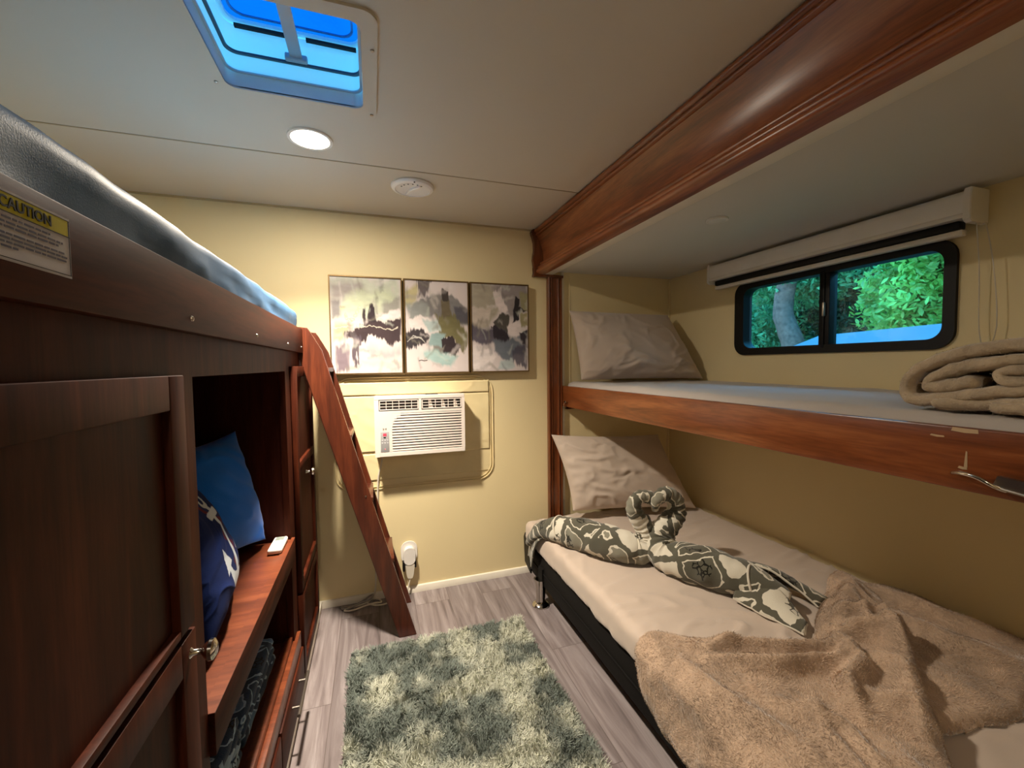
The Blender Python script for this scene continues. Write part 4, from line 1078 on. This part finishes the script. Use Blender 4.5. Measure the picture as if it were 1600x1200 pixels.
md, nt, b = newmat('red_display'); b.inputs['Base Color'].default_value = (.5, .03, .05, 1); b.inputs['Emission Color'].default_value = (1, .08, .12, 1); b.inputs['Emission Strength'].default_value = .5
bm = bmesh.new(); bx(bm, PX0+.012, PX0+.029, AY-.002, AY, AZ0+.104, AZ0+.117); link_bm('display', bm, md, ac)
box('sensor', PX0+.014, PX0+.026, AY-.002, AY, AZ0+.093, AZ0+.099, M_black, ac)
for k in range(3):
    for j in range(2):
        lathe('button', [(.0036, 0), (.0034, -.001), (.002, -.0014)], plain('button_grey', (196, 196, 200), .4), ac, (PX0+.008+.013*k, AY-.001, AZ0+.082-.014*j), axis='Y', seg=12)
lathe('button', [(.0036, 0), (.0034, -.001), (.002, -.0014)], plain('button_pink', (226, 130, 140), .4), ac, (PX0+.021, AY-.001, AZ0+.036), axis='Y', seg=12)
bm = bmesh.new()
cx, cz = PX0+.021, AZ0+.140
def stroke(a, b): tube('', [(a[0], AY-.0004, a[1]), (b[0], AY-.0004, b[1])], .0006, None, bm=bm, seg=6)
for sx in (-1, 1):
    stroke((cx+sx*.001, cz), (cx+sx*.009, cz+.005)); stroke((cx+sx*.001, cz), (cx+sx*.009, cz-.005)); stroke((cx+sx*.004, cz-.0001), (cx+sx*.009, cz+.002)); stroke((cx+sx*.004, cz), (cx+sx*.009, cz-.002))
for k in range(5): stroke((cx-.008+k*.004, cz-.0085), (cx-.006+k*.004, cz-.0085))
link_bm('emblem', bm, plain('emblem_grey', (120, 108, 104), .5), ac)
tag(box('clip', .26, .325, AY+.004, AY+.03, AZ1+.001, AZ1+.007, M_black, ac, bev=.002), 'small black clip on the top edge')

tag_ = tube('power_cord', catmull([(.035, 2.30, .800), (.030, 2.325, .74), (.012, 2.333, .66), (.006, 2.334, .52), (.010, 2.334, .35), (-.01, 2.334, .18), (-.02, 2.322, .05), (-.05, 2.305, .012), (-.10, 2.29, .007), (-.15, 2.28, .007), (-.17, 2.262, .007), (-.13, 2.25, .008), (-.07, 2.265, .012), (-.02, 2.26, .02),
    (.01, 2.28, .008), (.0, 2.31, .008), (-.04, 2.315, .016), (-.06, 2.28, .018), (-.02, 2.25, .014), (.03, 2.255, .008), (.09, 2.29, .007), (.14, 2.305, .02), (.165, 2.312, .10), (.168, 2.315, .165)], 8), .0042, M_cord, None, 8)
one(tag_, 'ivory power cord hanging from the air conditioner and coiled on the floor behind the ladder', 'cord')
tag_ = tube('cord_bundle', catmull([(-.19, 2.30, .008), (-.14, 2.285, .010), (-.09, 2.30, .018), (-.05, 2.32, .03), (-.03, 2.30, .045), (-.05, 2.285, .03), (-.09, 2.29, .02), (-.15, 2.27, .010), (-.185, 2.285, .008)], 8), .0045, plain('grey_cord', (150, 142, 134), .5), None, 8)
one(tag_, 'short grey looped cord lying by the left corner of the floor', 'cord')

# outlet with a plug-in adaptor
ot = thing('wall_outlet', (.17, YB, .16), 'white wall outlet holding a rounded plug-in adaptor right of the ladder foot', 'outlet')
bm = bmesh.new(); prism('', rrect(.120, .208, .170, .290, .040, 8), 'XZ', YB-.007, YB-.0005, M_white, bm=bm)
link_bm('cover_plate', bm, M_white, ot, smooth=True, autos=30)
ad = link_bm('adaptor', (lambda b: (prism('', rrect(.133, .195, .172, .266, .030, 8), 'XZ', YB-.042, YB-.007, M_white, bm=b), b)[1])(bmesh.new()), M_white, ot, smooth=True, autos=30)
tag(box('socket', .126, .138, YB-.034, YB-.008, .135, .190, M_black, ot, bev=.003), 'black side of the socket')
tag(box('socket', .190, .200, YB-.034, YB-.008, .150, .190, M_black, ot, bev=.003), 'black side of the socket')
bm = bmesh.new(); prism('', [(.140, .172), (.190, .172), (.184, .115), (.176, .096), (.154, .096), (.146, .115)], 'XZ', YB-.040, YB-.014, M_white, bm=bm)
link_bm('plug', bm, M_cord, ot, smooth=True, autos=30)

# ==================================================================
#  LEFT: BUILT-IN BUNK CABINET
# ==================================================================
FX = -.295      # face plane
cb = thing('bunk_cabinet', (-.68, 1.1, 0), 'dark brown built-in bunk cabinet with open shelf, doors and drawer', 'cabinet')
YE = YB-.018
# face frame
bm = bmesh.new()
bx(bm, FX-.02, FX, -.9, YE, 1.245, 1.318)                       # header
bx(bm, FX-.02, FX, .775, .855, .05, 1.245)                      # stile by the big door
bx(bm, FX-.02, FX, 1.650, 1.735, .05, 1.245)                    # stile by the far door
bx(bm, FX-.02, FX, 2.20, YE, .05, 1.245)
link_bm('face_frame', bm, M_cabZ, cb)
box('top_rail', FX, FX+.018, -.9, 1.952, 1.318, 1.418, M_cab, cb, bev=.002)
box('rail_support', FX-.02, FX, -.9, 1.950, 1.318, 1.40, M_cab, cb)
box('bunk_base', -1.055, FX-.021, -.9, 1.950, 1.318, 1.35, M_cabin, cb)
box('end_panel', -1.055, FX-.001, YE-.018, YE, .0, 1.244, M_cabin, cb)
box('back_panel', -1.055, -1.035, -.9, YE-.02, .0, 1.30, M_cabin, cb)
box('side_panel', -1.03, FX-.021, 1.652, 1.670, .05, 1.244, M_cabin, cb)
box('side_panel', -1.03, FX-.021, .835, .853, .05, 1.244, M_cabin, cb)
box('inner_back', -.80, -.785, .855, 1.650, .05, 1.244, M_cabin, cb)
box('cabinet_top', -1.03, FX-.021, 1.99, YE-.02, 1.245, 1.29, M_cabin, cb)
# shelf with nosing
box('shelf', -.784, FX-.012, .856, 1.649, .615, .640, M_shelf, cb)
bm = bmesh.new(); bx(bm, FX-.012, FX+.010, .856, 1.668, .562, .6405, .0015)
link_bm('shelf_nosing', bm, M_cab, cb, smooth=True, autos=35)
box('nosing_cap', FX-.014, FX+.0105, .856, 1.668, .6406, .6425, M_shelf, cb)
# lower compartment base and ledge
box('lower_shelf', -.784, FX-.03, .856, 1.649, .252, .270, M_shelf, cb)
bm = bmesh.new(); bx(bm, FX-.030, FX-.006, .856, 1.649, .225, .285, .002); bx(bm, FX-.006, FX+.012, .90, 1.71, .205, .268, .003)
link_bm('ledge', bm, M_shelf, cb, smooth=True, autos=35)
box('toe_kick', FX-.05, FX-.03, -.9, YE-.02, 0, .06, M_cabin, cb)
def panel_door(name, y0, y1, z0, z1, stile=.05, th=.018, x=FX, mids=(), knob=None, mat=None, low=None):
    low = low or stile
    mat = mat or M_cabZ
    bm = bmesh.new()
    bx(bm, x, x+th, y0, y0+stile, z0, z1, .0018); bx(bm, x, x+th, y1-stile, y1, z0, z1, .0018)
    bx(bm, x, x+th, y0+stile, y1-stile, z0, z0+low, .0018); bx(bm, x, x+th, y0+stile, y1-stile, z1-stile, z1, .0018)
    for zm in mids: bx(bm, x, x+th, y0+stile, y1-stile, zm-stile*.45, zm+stile*.45, .0018)
    d = link_bm(name, bm, mat, cb, smooth=True, autos=35)
    box('panel', x+.001, x+.007, y0+stile-.002, y1-stile+.002, z0+low-.002, z1-stile+.002, mat, d)
    if knob:
        lathe('knob', [(.008, 0), (.005, .004), (.0045, .014), (.012, .020), (.016, .025), (.0155, .030), (.009, .034)], M_chrome, d, (x+th, knob[0], knob[1]), axis='X', seg=22)
    return d
panel_door('door', .12, .772, .862, 1.249, .050, low=.012)
panel_door('door', .12, .772, .075, .852, .050, knob=(.750, .822))
panel_door('door', -.60, .112, .862, 1.249, .050)
panel_door('door', -.60, .112, .075, .852, .050)
panel_door('door', 1.742, 2.19, .395, 1.262, .040, mids=(.872,), knob=(1.918, .822))
panel_door('door', 1.742, 2.19, .075, .385, .040)
# drawers under the ledge
dr = box('drawer', FX, FX+.018, 1.32, 1.72, .055, .200, M_cab, cb, bev=.003)
bm = bmesh.new(); tube('', [(-.252, 1.435, .150), (-.252, 1.54, .150), (-.252, 1.640, .150)], .0055, None, bm=bm, seg=12)
for y in (1.475, 1.60): tube('', [(FX+.017, y, .150), (-.252, y, .150)], .0042, None, bm=bm, seg=10)
link_bm('handle', bm, plain('brushed_steel', (120, 112, 104), 0.4, 0.8), dr, smooth=True, autos=50)
dr = box('drawer', FX, FX+.018, .862, 1.31, .055, .200, M_cab, cb, bev=.003)
# screw caps on the rail
for y in (.812, 1.213, 1.62, 1.90):
    lathe('screw', [(.0045, 0), (.004, .002), (.002, .003)], M_satinm, cb, (FX+.018, y, 1.340), axis='X', seg=12)
# caution sticker
stk = box('sticker', FX+.018, FX+.0186, .395, .527, 1.348, 1.405, plain('sticker_white', (196, 196, 204), .35, var=.02), cb)
box('header_band', FX+.0186, FX+.0189, .399, .524, 1.3875, 1.4025, plain('sticker_yellow', (196, 190, 40), .35), stk)
bm = bmesh.new(); XS = FX+.0187
for y0, y1, z0, z1 in ((.397, .526, 1.4022, 1.4028), (.397, .526, 1.3868, 1.3876), (.397, .526, 1.3502, 1.3508), (.3970, .3976, 1.3502, 1.4028), (.5250, .5256, 1.3502, 1.4028)):
    bx(bm, XS, XS+.0004, y0, y1, z0, z1)
link_bm('border', bm, M_black, stk)
random.seed(3); bm = bmesh.new()
for k, (zz, ye) in enumerate(((1.3830, .500), (1.3790, .516), (1.3755, .510), (1.3700, .518), (1.3665, .521), (1.3630, .521), (1.3595, .462))):
    y = .402 + (.008 if k == 0 else 0)
    while y < ye:
        wl = random.uniform(.004, .012); bx(bm, XS, XS+.0003, y, min(y+wl, ye), zz-.0008, zz+.0008); y += wl+.0018
link_bm('small_print', bm, plain('print_ink', (60, 58, 84), .6), stk)
def text(name, s, size, mat, parent, mtx, ext=.0004):
    cu = bpy.data.curves.new(name, 'FONT'); cu.body = s; cu.size = size; cu.extrude = ext; cu.offset = size*.02
    tmp = bpy.data.objects.new(name, cu); COL.objects.link(tmp)
    dg = bpy.context.evaluated_depsgraph_get(); me = bpy.data.meshes.new_from_object(tmp.evaluated_get(dg))
    bpy.data.objects.remove(tmp); me.transform(mtx); me.materials.clear(); me.materials.append(mat)
    o = bpy.data.objects.new(name, me); COL.objects.link(o); setp(o, parent); return o
# text faces +X: local x -> +Y, local y -> +Z
mt = Matrix(((0, 0, 1, FX+.0192), (1, 0, 0, .4440), (0, 1, 0, 1.3908), (0, 0, 0, 1)))
text('lettering', 'CAUTION', .0128, M_black, stk, mt)

# mattress on the left bunk, blue grey satin sheet
def lsheet(p, n):
    if n.x > .2 or n.z > .2:
        # long sagging folds running down to the rail
        d = p.y*1.0 + (p.z-1.42)*6.0
        g_ = 1-abs(mnoise.noise(Vector((p.y*2.2+p.z*16, p.z*6, 4))))*2.4
        w_ = max(0, min(1, (1.492-p.z)*20)); p.x = min(-.2795, p.x + .3*w_*(.020*max(0, g_)**2 + .012*mnoise.noise(Vector((p.y*2.6+p.z*9, p.z*14, 1))) + .006*math.sin(p.y*7+p.z*22)) - .003)
    return p
o = soft_box('mattress', -1.045, -.288, -.88, 1.948, 1.352, 1.500, .030, .014, M_satin, None, .006, 4, lsheet)
one(o, 'upper mattress in a blue-grey satin sheet on the dark left bunk', 'mattress')

# blue cushions ------------------------------------------------------
o = pillow('cushion', (-.56, 1.28, .662), (-.372, 1.642, .658), (-.450, 1.642, 1.045), (-.63, 1.30, 1.03), .13, M_royal, 70, 70, bow=.11, seed=9.0, wr=.008)
one(o, 'plain royal blue square cushion standing behind the anchor cushion', 'cushion')
def anchor_col(a, b):
    navy = S((14, 36, 92)); white = S((206, 216, 226)); rope = S((96, 34, 52))
    # a 0..1 to the right, b 0..1 upwards
    x = a*46-27.5; y = b*46-20.0
    C = np.zeros(a.shape+(3,)) + navy
    def put(mask, col):
        C[mask] = col
    ra, _ = segd(x, y, [(-5, 10), (-3, 6), (3, 3), (-3, -1), (3, -5), (-2, -9), (2, -13)])
    put(ra < .7, rope)
    d, _ = segd(x, y, [(0, 8.5), (0, -13)]); put(d < .95, white)
    d = np.hypot(x, y-10.6); put((d < 2.6) & (d > 1.3), white)
    d, _ = segd(x, y, [(-4.2, 6), (4.2, 6)]); put(d < 1.15, white)
    arcp = [(9.5*math.cos(math.radians(t_)), -4.5+9.8*math.sin(math.radians(t_))) for t_ in range(205, 336, 10)]
    d, t_ = segd(x, y, arcp); put(d < 1.0 + 1.1*np.sin(t_*PI), white)
    for sx in (-1, 1):
        put(polysd(x*sx, y, [(5.2, -7.6), (11.8, -9.6), (10.4, -2.2)]) > 0, white)
    put((np.abs(y-15.2) < .75) & (np.abs(x) < 17) & (np.mod(x+y*.8, 1.9) < 1.1), white)
    back = np.zeros_like(C) + navy
    return C, back
o = pillow('cushion', (-.335, .985, .665), (-.395, 1.375, .657), (-.545, 1.345, 1.03), (-.485, .955, 1.035), .12, vcol('anchor_print', 1.0, .2), 220, 220, bow=.09, seed=12.0, wr=.004, color=anchor_col)
one(o, 'navy cushion printed with a white anchor and rope on the open shelf', 'cushion')

# remote control
rc = thing('remote_control', (-.325, 1.60, .6425), 'small white remote control at the far end of the open shelf', 'remote')
bm = bmesh.new(); bx(bm, -.345, -.302, 1.530, 1.645, .643, .661, .006)
link_bm('body', bm, M_white, rc, smooth=True, autos=50)
box('screen', -.337, -.310, 1.607, 1.637, .6608, .6616, plain('lcd', (120, 128, 122), .25), rc)
for k in range(3):
    for j in range(2): box('button', -.337+.014*j, -.326+.014*j, 1.545+.017*k, 1.556+.017*k, .6608, .6622, M_base, rc, bev=.0005)

# folded towels in the lower compartment
def folded(name, x0, x1, y0, y1, z0, layers, th, mat, label, seed):
    t = thing(name, ((x0+x1)/2, (y0+y1)/2, z0), label, 'towel', 'folded towels in the lower compartment')
    for k in range(layers):
        ja = .006*mnoise.noise(Vector((k*3.1, seed, 0)))
        soft_box('fold', x0+ja, x1+ja-.002*k, y0+ja, y1+ja, z0+k*th, z0+(k+1)*th-.001, th*.45, .012, mat, t, .006, 9)
    return t
folded('folded_towel', -.62, -.335, 1.20, 1.56, .272, 3, .028, M_towelb, 'blue and white reef-patterned folded towel, farther one in the lower compartment', 1.0)
folded('folded_towel', -.62, -.335, .90, 1.19, .272, 4, .028, M_towelb, 'blue and navy reef-patterned folded towel, nearer one in the lower compartment', 2.0)

# ------------------------------------------------------------------ ladder
ld = thing('bunk_ladder', (.1, 2.1, 0), 'reddish-brown wooden ladder leaning against the left bunk', 'ladder')
def rail(y0, y1, dx=0):
    # slanted board in XZ with rounded top
    bx_, tx = .085+dx, -.318+dx; W2 = .070
    poly = [(bx_, 0.0), (bx_+W2+.008, 0.0), (tx+W2+.012+.03, 1.33), (tx+W2, 1.405), (tx+W2-.012, 1.424), (tx+.018, 1.428), (tx+.002, 1.418), (tx-.004, 1.39)]
    return prism('side_rail', poly, 'XZ', y0, y1, M_ladder, ld, bev=.003)
rail(1.955, 1.980); rail(2.235, 2.260)
for z in (.36, .655, .945, 1.245):
    xl = .085 + (-.318-.085)*(z/1.40)
    box('rung', xl+.012, xl+.090, 1.980, 2.235, z-.010, z+.010, M_ladder, ld, bev=.002)
tag(lathe('screw', [(.004, 0), (.004, -.002)], M_satinm, ld, (-.045, 1.955, .68), axis='Y', seg=10), 'pale screw plug')

# ==================================================================
#  RUG
# ==================================================================
rg = thing('shag_rug', (.27, 1.25, 0), 'fluffy rectangular rug mottled pale green and grey on the floor', 'rug')
RX0, RX1, RY0, RY1 = -.122, .650, .55, 1.885
box('backing', RX0+.01, RX1-.01, RY0+.01, RY1-.01, .001, .008, plain('rug_backing', (120, 122, 112), .9), rg)
def rug_pile():
    rng = np.random.RandomState(5); N = 150000
    x = RX0 + rng.rand(N)*(RX1-RX0); y = RY0 + rng.rand(N)*(RY1-RY0)
    hump = .012*fbm(x*11, y*11, 2, 2)
    ax = fbm(x*24, y*24, 7, 2)*4.4; ang = ax*PI
    lean = .012 + .008*fbm(x*20+5, y*20, 3, 1)
    ln = .024 + .008*rng.rand(N) + hump*.7
    dx = np.cos(ang)*lean + rng.randn(N)*.003; dy = np.sin(ang)*lean + rng.randn(N)*.003
    w_ = .0011 + .0006*rng.rand(N); wa = rng.rand(N)*PI
    wx, wy = np.cos(wa)*w_, np.sin(wa)*w_
    z0 = np.full(N, .006)
    P0 = np.stack([x, y, z0], 1); P1 = np.stack([x+dx*.35, y+dy*.35, z0+ln*.62], 1); P2 = np.stack([x+dx*1.15, y+dy*1.15, z0+ln], 1)
    Wv = np.stack([wx, wy, wx*0], 1)
    V = np.stack([P0-Wv, P0+Wv, P1-Wv, P1+Wv, P2-Wv*.35, P2+Wv*.35], 1).reshape(-1, 3)
    b = np.arange(N)*6
    F = np.stack([np.stack([b, b+1, b+3, b+2], 1), np.stack([b+2, b+3, b+5, b+4], 1)], 1).reshape(-1, 4)
    t = fbm(x*8.5, y*8.5, 11, 4) + .25*fbm(x*22, y*22, 4, 2)
    k = sstep(-.30, .34, t)[:, None]
    c = S((122, 132, 124))*(1-k) + S((206, 208, 192))*k
    c = c*(.85+.3*rng.rand(N))[:, None]
    me = bpy.data.meshes.new('pile')
    me.vertices.add(len(V)); me.vertices.foreach_set('co', V.reshape(-1))
    me.loops.add(F.size); me.loops.foreach_set('vertex_index', F.reshape(-1).astype(np.int32))
    me.polygons.add(len(F)); me.polygons.foreach_set('loop_start', (np.arange(len(F))*4).astype(np.int32)); 
    me.update(calc_edges=True)
    at = me.color_attributes.new('paint', 'FLOAT_COLOR', 'POINT')
    cc = np.repeat(c, 6, axis=0); at.data.foreach_set('color', np.concatenate([cc, np.ones((len(cc), 1))], 1).reshape(-1))
    m = vcol('rug_pile', .9, 0.0, sheen=.2); me.materials.append(m)
    o = bpy.data.objects.new('pile', me); COL.objects.link(o); setp(o, rg); o['kind'] = 'stuff'
rug_pile()

# ==================================================================
#  OUTSIDE THE WINDOW
# ==================================================================
gm = plain('lawn', (70, 96, 52), .95, var=.2, scale=3)
st(box('ground', 2.4, 40, -20, 30, -.72, -.70, gm))
M_leaf = []
for nm, rgb in (('leaf_bright', (126, 186, 92)), ('leaf_mid', (96, 160, 110)), ('leaf_dark', (44, 92, 70))):
    m, nt, b = newmat(nm); c = lin(rgb)
    oi = coords(nt); n = node(nt, 'ShaderNodeTexNoise'); n.inputs['Scale'].default_value = 2.5; nt.links.new(oi, n.inputs['Vector'])
    col = ramp(nt, n.outputs[0], [(.35, tuple(v*.6 for v in c)), (.65, tuple(min(1, v*1.35) for v in c))])
    nt.links.new(col, b.inputs['Base Color']); b.inputs['Roughness'].default_value = .5
    tl = node(nt, 'ShaderNodeBsdfTranslucent'); nt.links.new(col, tl.inputs[0])
    mx = node(nt, 'ShaderNodeMixShader'); mx.inputs[0].default_value = .35
    nt.links.new(b.outputs[0], mx.inputs[1]); nt.links.new(tl.outputs[0], mx.inputs[2]); nt.links.new(mx.outputs[0], nt.nodes['Material Output'].inputs[0])
    M_leaf.append(m)
M_bark = plain('bark', (110, 80, 70), .9, var=.35, scale=14, bmp=.5)
def leaves(name, c, r, n, mat, parent, size, seed):
    rng = np.random.RandomState(seed)
    d = rng.randn(n, 3); d /= np.linalg.norm(d, axis=1)[:, None]
    rad = rng.rand(n)**.33
    lump = 1+.35*fbm(d[:, 0]*3+seed, d[:, 1]*3, d[:, 2]*3, 2)
    P = np.array(c) + d*(rad*lump)[:, None]*np.array(r)
    a = rng.randn(n, 3); a /= np.linalg.norm(a, axis=1)[:, None]
    b = np.cross(a, rng.randn(n, 3)); b /= np.linalg.norm(b, axis=1)[:, None]
    nn_ = np.cross(a, b); s = (size*(.6+.8*rng.rand(n)))[:, None]
    # pointed oval leaf folded along its rib: 6 verts
    V = np.stack([P-a*s, P-a*s*.2+b*s*.42+nn_*s*.12, P+a*s*.5+b*s*.3+nn_*s*.1, P+a*s, P+a*s*.5-b*s*.3+nn_*s*.1, P-a*s*.2-b*s*.42+nn_*s*.12], 1).reshape(-1, 3)
    q = np.arange(n)*6; F = np.concatenate([np.stack([q, q+1, q+2, q+3], 1), np.stack([q, q+3, q+4, q+5], 1)], 0)
    me = bpy.data.meshes.new(name); me.from_pydata(V.tolist(), [], F.tolist()); me.update(); me.materials.append(mat)
    o = bpy.data.objects.new(name, me); COL.objects.link(o); setp(o, parent); return o
def tree(label, base, trunk, tr_, blobs, mat, seed, size=.06, dens=7000):
    t = thing('leafy_tree', base, label, 'tree', 'trees outside the window')
    tube('trunk', catmull(trunk, 6), list(np.interp(np.linspace(0, 1, (len(trunk)-1)*6+1), [0, 1], tr_)), M_bark, t, 14, nz=.12)
    for k, (c, r) in enumerate(blobs):
        leaves('foliage', c, r, int(dens*(r[0]*r[1]*r[2])**.5), mat, t, size, seed+k)
    return t
tree('leaning brown tree trunk with leafy branches seen through the left window pane', (8.0, 6.15, -.7),
     [(8.0, 6.0, -.7), (8.0, 6.1, .8), (8.0, 6.22, 1.6), (8.0, 6.45, 2.3), (8.1, 6.42, 3.2), (8.2, 6.6, 4.4)], (.26, .13),
     [((9.0, 7.0, 3.6), (1.6, 1.6, 1.1)), ((8.0, 7.4, 1.5), (.9, .6, 1.0))], M_leaf[1], 10)
tree('bright green leafy tree filling the right window pane', (8.6, 3.9, -.7),
     [(9.4, 4.0, -.7), (9.4, 4.1, 1.0), (9.5, 3.9, 2.6)], (.16, .08),
     [((8.6, 4.3, 2.2), (1.1, 1.0, .8)), ((8.3, 3.9, 2.9), (1.0, .8, .7)), ((8.8, 3.6, 1.7), (.9, .9, .6))], M_leaf[0], 30)
tree('darker green tree behind the bright one at the right of the window', (11.0, 4.2, -.7),
     [(11.2, 4.2, -.7), (11.2, 4.3, 3.5)], (.2, .12),
     [((11.2, 4.2, 2.8), (1.2, 2.6, 2.0)), ((11.0, 6.8, 3.0), (1.2, 1.8, 2.2))], M_leaf[2], 50)
tree('dense mid green tree behind the leaning trunk', (10.6, 8.6, -.7),
     [(10.9, 8.3, -.7), (10.9, 8.3, 3.5)], (.22, .12),
     [((10.8, 8.9, 1.8), (1.1, 1.7, 2.0)), ((10.2, 7.3, .9), (.8, 1.4, .9))], M_leaf[1], 70)
st(box('backdrop_hill', 14, 15, -10, 26, -.7, 7.5, plain('dark_woods', (30, 60, 50), .95, var=.4, scale=2)))
# neighbouring canopy roof
M_roof = plain('canopy_cloth', (98, 98, 112), .7, var=.04)
bm = bmesh.new()
R0, R1 = (6.2, 4.42, 1.63), (6.2, 1.2, 1.73)
E = [(5.2, 4.95, 1.15), (5.2, .6, 1.20), (7.2, .6, 1.20), (7.2, 4.95, 1.15)]
v = [bm.verts.new(p) for p in (R0, R1, *E)]
for f in ((0, 2, 3, 1), (1, 3, 4), (0, 1, 4, 5), (0, 5, 2), (2, 5, 4, 3)): bm.faces.new([v[i] for i in f])
cn = thing('canopy', (6.2, 2.8, -.7), 'pale blue-grey canopy roof outside the window', 'canopy')
link_bm('roof', bm, M_roof, cn)
for x, y in ((5.25, 4.8), (7.15, 4.8), (5.25, .75), (7.15, .75)): tube('post', [(x, y, -.7), (x, y, 1.16)], .03, M_satinm, cn, 10)
